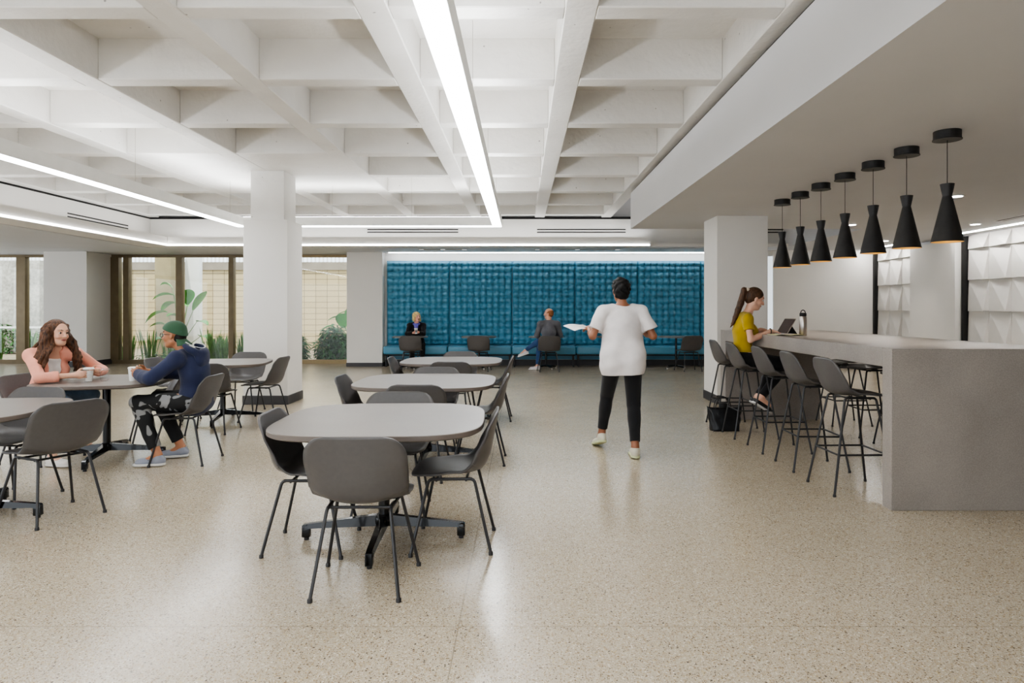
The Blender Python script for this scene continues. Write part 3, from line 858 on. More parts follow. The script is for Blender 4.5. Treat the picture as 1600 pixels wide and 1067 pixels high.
for r_ in range(4):
    for c_ in range(11): m_.box(-0.155+r_*0.024, -0.137+r_*0.024, -0.118+c_*0.022, -0.101+c_*0.022, 0.007, 0.0085)
m_.build('keys', M['base'], t, smooth=False)
Mt = Matrix.Rotation(R(32), 4, 'Y')
def tilted(x0, x1, y0, y1, z0, z1, name, m, bev=0.0):
    q = MB().box(x0, x1, y0, y1, z0, z1, bev)
    bmesh.ops.transform(q.bm, matrix=Matrix.Translation((0.0, 0, 0.007)) @ Mt, verts=q.bm.verts); return q.build(name, m, t)
tilted(0.0, 0.008, -0.118, 0.118, 0.0, 0.19, 'tablet_body', M['steel'], 0.002)
tilted(-0.0015, 0.0, -0.110, 0.110, 0.01, 0.18, 'screen', M['screen'])
q = MB().tube([(0.062, -0.10, 0.095), (0.125, -0.10, 0.003)], 0.003, 6).tube([(0.062, 0.10, 0.095), (0.125, 0.10, 0.003)], 0.003, 6)
q.poly([(0.062, -0.10, 0.095), (0.062, 0.10, 0.095), (0.125, 0.10, 0.003), (0.125, -0.10, 0.003)]); q.build('kickstand', M['base'], t, smooth=False)
t = thing('open_notebook', 'open cream notebook with a lilac note lying at the bar edge by the tablet', 'notebook', (2.73, 6.93, 1.117), R(4))
def page(x0, x1, nm, m, z=0.0):
    P = [[(lerp(x0, x1, i/8), y, z+0.004+0.010*math.sin(PI*min(i/8, 1))**0.8) for y in (-0.10, 0.10)] for i in range(9)]
    grid_mesh(nm, P, m, t, thick=0.003)
page(-0.16, 0.0, 'left_page', mat('cream_paper', srgb(226, 218, 178), 0.7)); page(0.001, 0.16, 'right_page', mat('cream_paper_right', srgb(222, 213, 168), 0.7))
MB().box(-0.10, 0.03, -0.095, -0.05, 0.0165, 0.0175).build('lilac_note', mat('lilac_paper', srgb(170, 160, 205), 0.7), t, smooth=False)
MB().box(-0.165, 0.165, -0.104, 0.104, 0.0, 0.003).build('cover', M['black'], t, smooth=False)

# ---------------- handbag by the stools
t = thing('tote_bag', 'slouchy black tote bag standing on the floor under the stools', 'bag', (2.32, 7.69, 0), R(2))
P = []
for i in range(41):
    a = 2*PI*i/40; row = []
    for j in range(13):
        v = j/12; z = 0.004+0.255*v + (0.02*abs(math.cos(a))**4*v)
        hw = lerp(0.165, 0.205, v**2); hd = lerp(0.085, 0.03, v)
        wr = 1+0.05*math.sin(9*a+6*v)*math.sin(PI*v)+0.04*math.sin(5*a-11*v)*math.sin(PI*v)
        c, s = math.cos(a), math.sin(a)
        row.append((hw*math.copysign(abs(c)**0.6, c)*wr, hd*math.copysign(abs(s)**0.6, s)*wr, z))
    P.append(row)
bagm = mat('black_nylon', srgb(20, 20, 22), 0.42, bump=0.5, bscale=18, var=0.15)
grid_mesh('bag_body', P, bagm, t, thick=0.004)
MB().box(-0.15, 0.15, -0.075, 0.075, 0.0, 0.012, 0.004).build('bag_bottom', bagm, t)
for sy in (-0.03, 0.03):
    MB().tube([(0.09*math.cos(a)-0.02, sy+0.01*math.sin(3*a), 0.245+0.14*math.sin(a)) for a in [PI*k/12 for k in range(13)]], 0.006, 8).build('handle', M['black'], t)
MB().box(-0.06, 0.03, -0.02, 0.03, 0.22, 0.31, 0.01).build('pouch', M['black'], t)

# ---------------- cups
def cup(name, label, loc, r0, r1, h, m, lidm, rot=(0, 0, 0), sleeve=None):
    t = thing(name, label, 'cup', loc)
    t.rotation_euler = rot
    MB().lathe([(r0, 0.0), (r1, h)], n=24).build('cup_body', m, t)
    MB().lathe([(r1+0.003, h-0.003), (r1+0.003, h+0.005), (r1-0.004, h+0.012), (r1-0.008, h+0.013)], n=24).build('lid', lidm, t)
    if sleeve: MB().lathe([(lerp(r0, r1, 0.3)+0.0012, h*0.3), (lerp(r0, r1, 0.75)+0.0012, h*0.75)], n=24).build('sleeve', sleeve, t)
    return t
t = cup('iced_drink_cup', 'clear plastic iced drink cup held by the woman in peach', (-3.905, 6.06, ZT), 0.031, 0.043, 0.115, M['cupglass'], M['whitepaint'])
MB().lathe([(0.0285, 0.004), (0.0385, 0.10)], n=20).build('milky_drink', mat('milky_ice', srgb(226, 222, 216), 0.3, var=0.12, vscale=60), t)
t = cup('plastic_cup', 'empty clear plastic cup beside the hands of the woman in peach', (-3.80, 6.12, ZT), 0.030, 0.041, 0.10, M['cupglass'], M['cupglass'])
cup('paper_cup', 'white paper coffee cup held by the man in the navy hoodie', (-3.545, 6.13, ZT), 0.030, 0.040, 0.115, M['whitepaint'], M['whitepaint'])
cup('paper_cup', 'white and grey paper coffee cup held by the blonde woman', (-2.44, 15.52, 0.80), 0.03, 0.041, 0.12, M['whitepaint'], mat('cup_lid_white', srgb(240, 240, 238), 0.4), (0, 0, 0), mat('grey_sleeve', srgb(130, 130, 135), 0.7))
# ================================================================== COURTYARD
def m_block():
    m, N, L, b = node_mat('tan_block_wall')
    tc = N.new('ShaderNodeTexCoord'); mp = N.new('ShaderNodeMapping'); mp.inputs['Rotation'].default_value = (R(90), 0, 0)
    L.new(tc.outputs['Object'], mp.inputs['Vector'])
    br = N.new('ShaderNodeTexBrick'); br.offset = 0.0
    br.inputs['Scale'].default_value = 1; br.inputs['Brick Width'].default_value = 0.40; br.inputs['Row Height'].default_value = 0.20
    br.inputs['Mortar Size'].default_value = 0.009
    br.inputs['Color1'].default_value = srgb(196, 178, 140); br.inputs['Color2'].default_value = srgb(188, 170, 132); br.inputs['Mortar'].default_value = srgb(118, 104, 80)
    L.new(mp.outputs[0], br.inputs['Vector'])
    L.new(br.outputs['Color'], b.inputs['Base Color']); b.inputs['Roughness'].default_value = 0.85
    return m
struct('wall_courtyard', MB().box(-15.2, -2.0, 23.5, 23.7, -0.1, 2.72), m_block())
struct('wall_courtyard_cap', MB().box(-18.5, -2.0, 23.45, 23.8, 2.722, 3.0), m_speckle('aggregate', srgb(120, 112, 100), srgb(160, 150, 136), 0.9, 60))
mb = MB(); mb.box(-19, -2.0, 23.5, 23.55, 3.42, 3.46)
for k in range(120): mb.box(-19+k*0.14, -18.955+k*0.14, 23.5, 23.53, 3.0, 3.42)
struct('trim_5', mb, M['whitepaint'])
struct('wall_courtyard_left', MB().box(-19, -15.21, 21.2, 23.4, -0.1, 2.9), m_speckle('rough_stucco', srgb(150, 146, 138), srgb(205, 200, 190), 0.95, 12, bump=0.6))
struct('ground', MB().box(-22, 0, 17.0, 30, -0.2, -0.02), m_speckle('courtyard_soil', srgb(110, 98, 80), srgb(150, 138, 118), 0.95, 12, bump=0.4))
t = thing('concrete_post', 'rough tan concrete pillar outside behind the paddle-leaf plant', 'column', (-10.55, 20.0, -0.02))
MB().box(-0.24, 0.24, -0.25, 0.25, 0, 3.7, 0.02).build('shaft', m_speckle('tan_concrete', srgb(138, 124, 92), srgb(168, 154, 120), 0.9, 40, bump=0.4), t)
t = thing('white_post', 'bright white painted post outside beside the tan pillar', 'column', (-10.05, 20.6, -0.02))
MB().box(-0.22, 0.22, -0.1, 0.1, 0, 3.7, 0.01).build('shaft', M['whitepaint'], t)
o = MB().tube([(-14.55, 20.8, -0.02), (-14.55, 20.8, 2.7)], 0.045, 10).build('downpipe', M['base'])
tag(o, 'dark downpipe outside, seen at the edge of the left window', 'pipe')
o = MB().box(-18.5, -13.5, 20.3, 20.36, 0.78, 0.84).box(-17.0, -16.95, 20.3, 20.36, -0.02, 0.78).box(-14.2, -14.15, 20.3, 20.36, -0.02, 0.78).build('railing', M['whitepaint'], smooth=False)
tag(o, 'pale metal railing outside the left window', 'railing')

leafA = mat('sword_leaf_green', srgb(96, 140, 60), 0.45, var=0.35, vscale=8)
leafB = mat('paddle_leaf_green', srgb(104, 176, 72), 0.4, var=0.3, vscale=5)
leafC = mat('shade_leaf_green', srgb(52, 108, 46), 0.7, var=0.4, vscale=7)
stemm = mat('pale_stem', srgb(150, 170, 120), 0.5)
def blade(bm, base, ang, lean, h, w, tw, seg=6):
    prev = None
    for i in range(seg+1):
        t = i/seg; ww = w*(0.55+0.9*t)*(1-t)**0.6 if t < 1 else 0.001
        ww = max(ww, 0.001)
        r_ = lean*h*t**1.6; p = Vector(base)+Vector((math.cos(ang)*r_, math.sin(ang)*r_, h*t))
        a = ang+PI/2+tw*t; d = Vector((math.cos(a), math.sin(a), 0))*ww
        cur = (bm.verts.new(p-d), bm.verts.new(p+d))
        if prev: bm.faces.new((prev[0], prev[1], cur[1], cur[0]))
        prev = cur
def sword_plant(x, y, n, hmax, label, spread=0.16):
    bm = bmesh.new()
    for k in range(n):
        a = rnd.uniform(0, 2*PI); r_ = rnd.uniform(0, spread)
        blade(bm, (math.cos(a)*r_, math.sin(a)*r_, 0), a, rnd.uniform(0.03, 0.28), hmax*rnd.uniform(0.55, 1.0), rnd.uniform(0.022, 0.045), rnd.uniform(-1, 1))
    me = bpy.data.meshes.new('sword_plant'); bm.to_mesh(me); bm.free()
    o = link('sword_plant', me, leafA, None, False)
    o.location = (x, y, -0.02); return tag(o, label, 'plant', 'sword-leaved plants along the windows')
spots = [(-13.9, 17.8, 16, 0.85, 'clump of sword-leaved plants at the left picture edge'),
         (-13.25, 18.0, 22, 0.98, 'tall bright clump of sword leaves left of the first window mullion'),
         (-12.55, 17.9, 14, 0.9, 'clump of sword leaves directly behind the first window mullion'),
         (-12.15, 18.1, 22, 1.05, 'clump of sword leaves between the mullion and the left column'),
         (-10.35, 17.7, 14, 0.8, 'clump of sword leaves just right of the wide window column'),
         (-9.75, 17.6, 12, 0.95, 'sparse clump of tall sword leaves behind the narrow mullion'),
         (-9.2, 17.6, 12, 0.55, 'low clump of sword leaves under the paddle-leaf plant'),
         (-8.15, 17.7, 20, 0.95, 'tall clump of sword leaves right of the man in the green cap'),
         (-7.75, 17.5, 20, 0.75, 'clump of sword leaves in the middle of the wide window'),
         (-7.25, 17.6, 22, 0.85, 'clump of sword leaves left of the right-hand mullion'),
         (-6.75, 17.5, 20, 0.9, 'clump of sword leaves next to the dining area column')]
for x, y, n, h, lab in spots: sword_plant(x, y, int(n*2.6), h, lab, 0.20)
def paddle(bm, tip_from, direction, L_, w, droop):
    p0 = Vector(tip_from); d = Vector(direction).normalized(); side = d.cross(Vector((0, 0, 1)))
    if side.length < 0.1: side = Vector((1, 0, 0))
    side.normalize(); rows = []
    for i in range(9):
        t = i/8; ww = w*(1.0 if L_ < 0.3 else 1.55)*math.sin(PI*min(0.04+t*0.96, 1))**0.7; ww = max(ww, 0.002)
        c = p0+d*L_*t-Vector((0, 0, droop*L_*t*t))
        rows.append([bm.verts.new(c-side*ww+Vector((0, 0, ww*0.35))), bm.verts.new(c), bm.verts.new(c+side*ww+Vector((0, 0, ww*0.35)))])
    for a, b_ in zip(rows[:-1], rows[1:]):
        for q in (0, 1): bm.faces.new((a[q], a[q+1], b_[q+1], b_[q]))
def paddle_plant(x, y, label, leaves, leafm):
    t = thing('paddle_leaf_plant', label, 'plant', (x, y, -0.02))
    for (top, dr, L_, w, dp) in leaves:
        top = Vector(top); bm = bmesh.new(); paddle(bm, top, dr, L_, w, dp)
        me = bpy.data.meshes.new('leaf'); bm.to_mesh(me); bm.free()
        lf = link('leaf', me, leafm, t, True, 180)
        mid = Vector((top.x*0.35, top.y*0.35, top.z*0.6))
        MB().tube([(0, 0, 0), mid, top], [0.02, 0.014, 0.008], 6).build('stem', stemm, lf)
paddle_plant(-9.15, 18.0, 'tall plant with big paddle leaves outside behind the man in the green cap',
    [((0.35, 0, 1.35), (0.55, -0.2, 0.75), 0.75, 0.10, 0.1), ((-0.15, 0, 1.75), (-0.8, -0.3, 0.25), 0.55, 0.12, 0.5), ((-0.1, 0.1, 1.55), (-0.9, 0.1, 0.1), 0.5, 0.13, 0.6),
     ((-0.35, 0, 1.3), (-1, -0.2, 0.15), 0.55, 0.12, 0.7), ((0.05, -0.1, 1.15), (-0.5, -0.5, 0.5), 0.42, 0.12, 0.5), ((0.45, 0, 1.05), (0.9, -0.2, 0.1), 0.35, 0.10, 0.4),
     ((-0.25, -0.1, 0.55), (-0.5, -0.6, 0.3), 0.35, 0.13, 0.3), ((0.5, 0.1, 0.65), (0.7, -0.5, 0.2), 0.4, 0.11, 0.4), ((0.1, 0.2, 1.45), (-0.4, 0.2, 0.8), 0.5, 0.1, 0.4), ((-0.3, -0.1, 0.95), (-0.8, -0.4, 0.4), 0.45, 0.12, 0.5), ((0.25, -0.1, 1.5), (0.2, -0.3, 0.9), 0.5, 0.11, 0.1),
     ((-0.05, -0.15, 0.8), (-0.3, -0.7, 0.5), 0.4, 0.13, 0.4), ((-0.2, 0, 1.95), (-0.5, -0.2, 0.6), 0.45, 0.11, 0.6)], leafB)
paddle_plant(-4.75, 18.75, 'plant with an arching stem and large leaves outside the narrow window by the pier',
    [((0.1, 0, 1.25), (-0.9, -0.1, 0.45), 0.55, 0.05, 0.5), ((-0.2, -0.1, 0.85), (0.1, -0.3, 0.9), 0.5, 0.14, 0.1), ((-0.3, 0, 0.8), (-0.9, -0.3, 0.3), 0.45, 0.09, 0.5),
     ((-0.5, 0, 0.6), (-0.9, -0.3, 0.3), 0.45, 0.09, 0.5), ((0.1, -0.2, 0.7), (0.6, -0.4, 0.4), 0.45, 0.12, 0.3), ((0.0, -0.2, 0.55), (-0.2, -0.6, 0.5), 0.4, 0.12, 0.3), ((-0.25, -0.1, 1.15), (-0.8, -0.2, 0.2), 0.4, 0.08, 0.5), ((0.0, 0, 1.0), (0.1, -0.2, 0.9), 0.5, 0.13, 0.1), ((-0.45, -0.1, 0.9), (-0.9, -0.3, 0.2), 0.4, 0.08, 0.6)], mat('fresh_leaf_green', srgb(80, 150, 66), 0.45, var=0.3, vscale=6))
def bush(x, y, wx, wy, h, n, label, m, dens=0.13):
    bm = bmesh.new()
    for k in range(n):
        a = rnd.uniform(0, 2*PI); q = rnd.random()**0.5; px, py = math.cos(a)*q*wx, math.sin(a)*q*wy
        pz = rnd.uniform(0.05, 1)*h*(1-0.5*q*q)
        a2 = rnd.uniform(0, 2*PI); paddle(bm, (px, py, pz), (math.cos(a2), math.sin(a2), rnd.uniform(-0.1, 0.8)), rnd.uniform(0.12, 0.28), rnd.uniform(0.015, 0.04), rnd.uniform(0.2, 0.8))
    me = bpy.data.meshes.new('bush'); bm.to_mesh(me); bm.free()
    o = link('leafy_bush', me, m, None, False); o.location = (x, y, -0.02); return tag(o, label, 'plant')
bush(-6.05, 17.9, 0.30, 0.3, 0.80, 1100, 'dark leafy bush outside the narrow window, at its left side', leafC)
bush(-4.95, 17.75, 0.46, 0.25, 1.0, 1600, 'dense dark green bush outside the narrow window by the pier', leafC)
bush(-9.0, 17.2, 0.9, 0.08, 0.30, 200, 'low green ground plants outside under the paddle-leaf plant', leafA)
bush(-16.4, 20.8, 2.0, 0.05, 1.0, 1200, 'hazy green hedge against the rough wall outside the left window', leafC)
# ================================================================== PEOPLE (signed distance bodies -> one continuous mesh each)
V3 = lambda *a: np.array(a, dtype=float)
def nrm(v): v = np.asarray(v, float); return v/(np.linalg.norm(v)+1e-9)

class SDF:
    def __init__(s, inflate=0.0): s.p = []; s.clips = []; s.inf = inflate
    def cap(s, a, b, ra, rb, k=0.02, flat=False): s.p.append(('c', V3(*a), V3(*b), ra+s.inf, rb+s.inf, k, 1, flat)); return s
    def ell(s, c, r, F=None, k=0.02, sub=False):
        s.p.append(('e', V3(*c), np.array(r, float)+(0 if sub else s.inf), np.eye(3) if F is None else np.array(F, float), 0, k, -1 if sub else 1)); return s
    def clip(s, pt, n, box=None): s.clips.append((V3(*pt), nrm(n), box)); return s
    def mesh(s, name, h, m, parent=None, noise=None, colfn=None, angle=180):
        lo = np.full(3, 1e9); hi = -lo
        for q in s.p:
            if q[6] < 0: continue
            if q[0] == 'c':
                r = max(q[3], q[4]); pts = (q[1], q[2])
            else: r = q[2].max(); pts = (q[1],)
            for c in pts: lo = np.minimum(lo, c-r); hi = np.maximum(hi, c+r)
        lo -= 4*h+0.01; hi += 4*h+0.01
        n = np.ceil((hi-lo)/h).astype(int)+1
        ax = [lo[i]+h*np.arange(n[i]) for i in range(3)]
        F = np.full(n, 0.3, dtype=np.float32)
        for q in s.p:
            k = q[5]
            if q[0] == 'c':
                r = max(q[3], q[4]); l2 = np.minimum(q[1], q[2])-r; h2 = np.maximum(q[1], q[2])+r
            else: l2 = q[1]-q[2].max(); h2 = q[1]+q[2].max()
            mg = k+3*h+0.012
            i0 = np.maximum(((l2-mg-lo)/h).astype(int), 0); i1 = np.minimum(((h2+mg-lo)/h).astype(int)+2, n)
            if (i1 <= i0).any(): continue
            X = ax[0][i0[0]:i1[0], None, None]; Y = ax[1][None, i0[1]:i1[1], None]; Z = ax[2][None, None, i0[2]:i1[2]]
            if q[0] == 'c':
                a, b = q[1], q[2]; ba = b-a; L2 = float(ba@ba)+1e-12
                t = np.clip(((X-a[0])*ba[0]+(Y-a[1])*ba[1]+(Z-a[2])*ba[2])/L2, 0, 1)
                d = np.sqrt((X-a[0]-t*ba[0])**2+(Y-a[1]-t*ba[1])**2+(Z-a[2]-t*ba[2])**2)-(q[3]+(q[4]-q[3])*t)
                if q[7]:
                    u_ = ba/math.sqrt(L2); d = np.maximum(d, (X-b[0])*u_[0]+(Y-b[1])*u_[1]+(Z-b[2])*u_[2])
            else:
                c, r, Fr = q[1], q[2], q[3]
                u = [(X-c[0])*Fr[i][0]+(Y-c[1])*Fr[i][1]+(Z-c[2])*Fr[i][2] for i in range(3)]
                k0 = np.sqrt((u[0]/r[0])**2+(u[1]/r[1])**2+(u[2]/r[2])**2)
                k1 = np.sqrt((u[0]/r[0]**2)**2+(u[1]/r[1]**2)**2+(u[2]/r[2]**2)**2)
                d = k0*(k0-1)/(k1+1e-9)
            S = F[i0[0]:i1[0], i0[1]:i1[1], i0[2]:i1[2]]
            if q[6] > 0:
                hh = np.clip(0.5+0.5*(S-d)/k, 0, 1); S[...] = S*(1-hh)+d*hh-k*hh*(1-hh)
            else:
                hh = np.clip(0.5-0.5*(S+d)/k, 0, 1); S[...] = S*(1-hh)-d*hh+k*hh*(1-hh)
        X = ax[0][:, None, None]; Y = ax[1][None, :, None]; Z = ax[2][None, None, :]
        if noise is not None: F += noise(X, Y, Z).astype(np.float32)
        for (p, nn, box) in s.clips:
            d = (X-p[0])*nn[0]+(Y-p[1])*nn[1]+(Z-p[2])*nn[2]
            if box is None: F = np.maximum(F, d)
            else:
                inb = ((X-p[0])**2+(Y-p[1])**2+(Z-p[2])**2) < box**2
                F = np.where(inb, np.maximum(F, d), F)
        F[0], F[-1], F[:, 0], F[:, -1], F[:, :, 0], F[:, :, -1] = 1, 1, 1, 1, 1, 1
        ins = F < 0
        c = np.zeros(n-1, dtype=np.int8)
        for dx in (0, 1):
            for dy in (0, 1):
                for dz in (0, 1): c += ins[dx:n[0]-1+dx, dy:n[1]-1+dy, dz:n[2]-1+dz]
        act = (c > 0) & (c < 8)
        idx = np.argwhere(act); vid = np.full(n-1, -1, dtype=np.int64); vid[act] = np.arange(len(idx))
        acc = np.zeros((len(idx), 3)); cnt = np.zeros(len(idx))
        offs = [(a, b, e) for a in (0, 1) for b in (0, 1) for e in (0, 1)]
        for o in offs:
            for axn in range(3):
                if o[axn]: continue
                o2 = list(o); o2[axn] = 1
                f0 = F[idx[:, 0]+o[0], idx[:, 1]+o[1], idx[:, 2]+o[2]]; f1 = F[idx[:, 0]+o2[0], idx[:, 1]+o2[1], idx[:, 2]+o2[2]]
                mk = (f0 < 0) != (f1 < 0)
                t = np.where(mk, f0/(f0-f1+1e-12), 0)
                pt = np.tile(np.array(o, float), (len(idx), 1)); pt[:, axn] = t
                acc[mk] += pt[mk]; cnt[mk] += 1
        P = lo+h*(idx+acc/cnt[:, None])
        quads = []
        for axn in range(3):
            a1, a2 = (axn+1) % 3, (axn+2) % 3
            sl0 = [slice(1, -1)]*3; sl1 = [slice(1, -1)]*3; sl0[axn] = slice(0, -1); sl1[axn] = slice(1, None)
            A = ins[tuple(sl0)]; B = ins[tuple(sl1)]
            e = np.argwhere(A != B)
            if not len(e): continue
            flip = A[tuple(e.T)]
            g = e.copy(); g[:, a1] += 1; g[:, a2] += 1
            def vv(d1, d2):
                q_ = g.copy(); q_[:, a1] -= d1; q_[:, a2] -= d2
                return vid[tuple(q_.T)]
            Q = np.stack([vv(1, 1), vv(0, 1), vv(0, 0), vv(1, 0)], 1)
            Q[~flip] = Q[~flip][:, ::-1]; quads.append(Q)
        Q = np.concatenate(quads)
        Q = Q[(Q >= 0).all(1)]
        me = bpy.data.meshes.new(name)
        me.vertices.add(len(P)); me.vertices.foreach_set('co', P.ravel())
        me.loops.add(len(Q)*4); me.loops.foreach_set('vertex_index', Q.ravel().astype(np.int32))
        me.polygons.add(len(Q)); me.polygons.foreach_set('loop_start', np.arange(0, len(Q)*4, 4, dtype=np.int32))
        me.polygons.foreach_set('loop_total', np.full(len(Q), 4, dtype=np.int32))
        me.update(calc_edges=True); me.validate()
        if colfn is not None:
            ca = me.color_attributes.new('Col', 'FLOAT_COLOR', 'POINT')
            ca.data.foreach_set('color', colfn(P).astype(np.float32).ravel())
        o = link(name, me, m, parent, True, angle)
        return o

def wrinkle(amp, f=18, seed=0):
    def fn(X, Y, Z):
        return amp*(np.sin(f*X+3*np.sin(f*0.6*Z+seed)+seed)*np.sin(f*0.8*Z+2*np.sin(f*0.5*Y+seed*2))+0.6*np.sin(f*1.7*Y+1.5*np.sin(f*X)+seed*3)*np.sin(f*1.3*Z+seed))
    return fn

def ik(a, c, l1, l2, hint):
    a, c = V3(*a), V3(*c); d = c-a; D = min(np.linalg.norm(d), (l1+l2)*0.999); u = nrm(d)
    x = (l1*l1-l2*l2+D*D)/(2*D); h = math.sqrt(max(l1*l1-x*x, 0)); hv = V3(*hint)-u*float(V3(*hint)@u)
    return a+u*x+nrm(hv)*h

def frame(fwd, up):
    f = nrm(fwd); u = V3(*up); u = nrm(u-f*float(u@f)); l = np.cross(u, f)
    return f, l, u     # forward, left, up

def head(S, C, H, s=1.0, female=False):
    f, l, u = H; Fm = [f, l, u]; P = lambda a, b, c: C+(f*a+l*b+u*c)*s
    r = lambda *a: [x*s for x in a]
    S.ell(P(-0.012, 0, 0.035), r(0.094, 0.074, 0.085), Fm, 0.02)
    S.ell(P(0.022, 0, -0.030), r(0.064, 0.056 if not female else 0.052, 0.078), Fm, 0.03)
    S.ell(P(0.052, 0, -0.085), r(0.030, 0.028, 0.022), Fm, 0.03)          # chin
    S.cap(P(0.0, 0.045, -0.06), P(0.05, 0.018, -0.085), 0.018*s, 0.014*s, 0.025)
    S.cap(P(0.0, -0.045, -0.06), P(0.05, -0.018, -0.085), 0.018*s, 0.014*s, 0.025)
    S.ell(P(0.072, 0, 0.036), r(0.016, 0.048, 0.012), Fm, 0.018)           # brow
    for q in (-1, 1):
        S.ell(P(0.056, 0.038*q, -0.022), r(0.024, 0.020, 0.020), Fm, 0.02)   # cheek
        S.ell(P(0.096, 0.030*q, 0.013), r(0.018, 0.016, 0.011), Fm, 0.012, sub=True)
        S.ell(P(-0.008, 0.073*q, -0.005), r(0.018, 0.008, 0.030), Fm, 0.006)   # ear
    S.cap(P(0.084, 0, 0.022), P(0.106, 0, -0.020), 0.007*s, 0.011*s, 0.012)   # nose
    S.cap(P(0.094, 0.010, -0.024), P(0.094, -0.010, -0.024), 0.009*s, 0.009*s, 0.008)
    S.ell(P(0.083, 0, -0.048), r(0.010, 0.023, 0.006), Fm, 0.006)
    S.ell(P(0.081, 0, -0.057), r(0.010, 0.020, 0.007), Fm, 0.006)

def hand(S, W, d, n, side, s=1.0, curl=0.6, spread=0.0, thumb=0.5):
    """W wrist, d pointing direction, n palm normal, side = direction of the thumb"""
    d = nrm(d); n = V3(*n); n = nrm(n-d*float(n@d)); t = V3(*side); t = nrm(t-d*float(t@d)-n*float(t@n))
    Fm = [d, t, n]
    S.ell(W+d*0.048*s, [0.046*s, 0.040*s, 0.016*s], Fm, 0.012)
    S.cap(W-d*0.01, W+d*0.03*s, 0.024*s, 0.024*s, 0.012)
    lens = [0.043, 0.048, 0.045, 0.034]
    for i in range(4):
        b = W+d*(0.082-0.004*abs(i-1))*s+t*(0.028-0.0185*i)*s
        ang = curl*(0.8+0.1*i); dd = nrm(d+t*spread*(1.5-i)*0.2)
        d1 = nrm(dd*math.cos(ang)+n*math.sin(ang)); p1 = b+d1*lens[i]*s
        d2 = nrm(dd*math.cos(ang*2.0)+n*math.sin(ang*2.0)); p2 = p1+d2*lens[i]*0.62*s
        d3 = nrm(dd*math.cos(ang*2.7)+n*math.sin(ang*2.7)); p3 = p2+d3*lens[i]*0.42*s
        S.cap(b-dd*0.012, p1, 0.0088*s, 0.0082*s, 0.004); S.cap(p1, p2, 0.0082*s, 0.0074*s, 0.003); S.cap(p2, p3, 0.0074*s, 0.0066*s, 0.003)
    b = W+d*0.025*s+t*0.026*s
    m1 = b+nrm(d*0.75+t*0.8+n*thumb)*0.042*s; m2 = m1+nrm(d*0.95+t*0.2+n*thumb)*0.032*s
    S.cap(b, m1, 0.0125*s, 0.0105*s, 0.008); S.cap(m1, m2, 0.0100*s, 0.0082*s, 0.004)

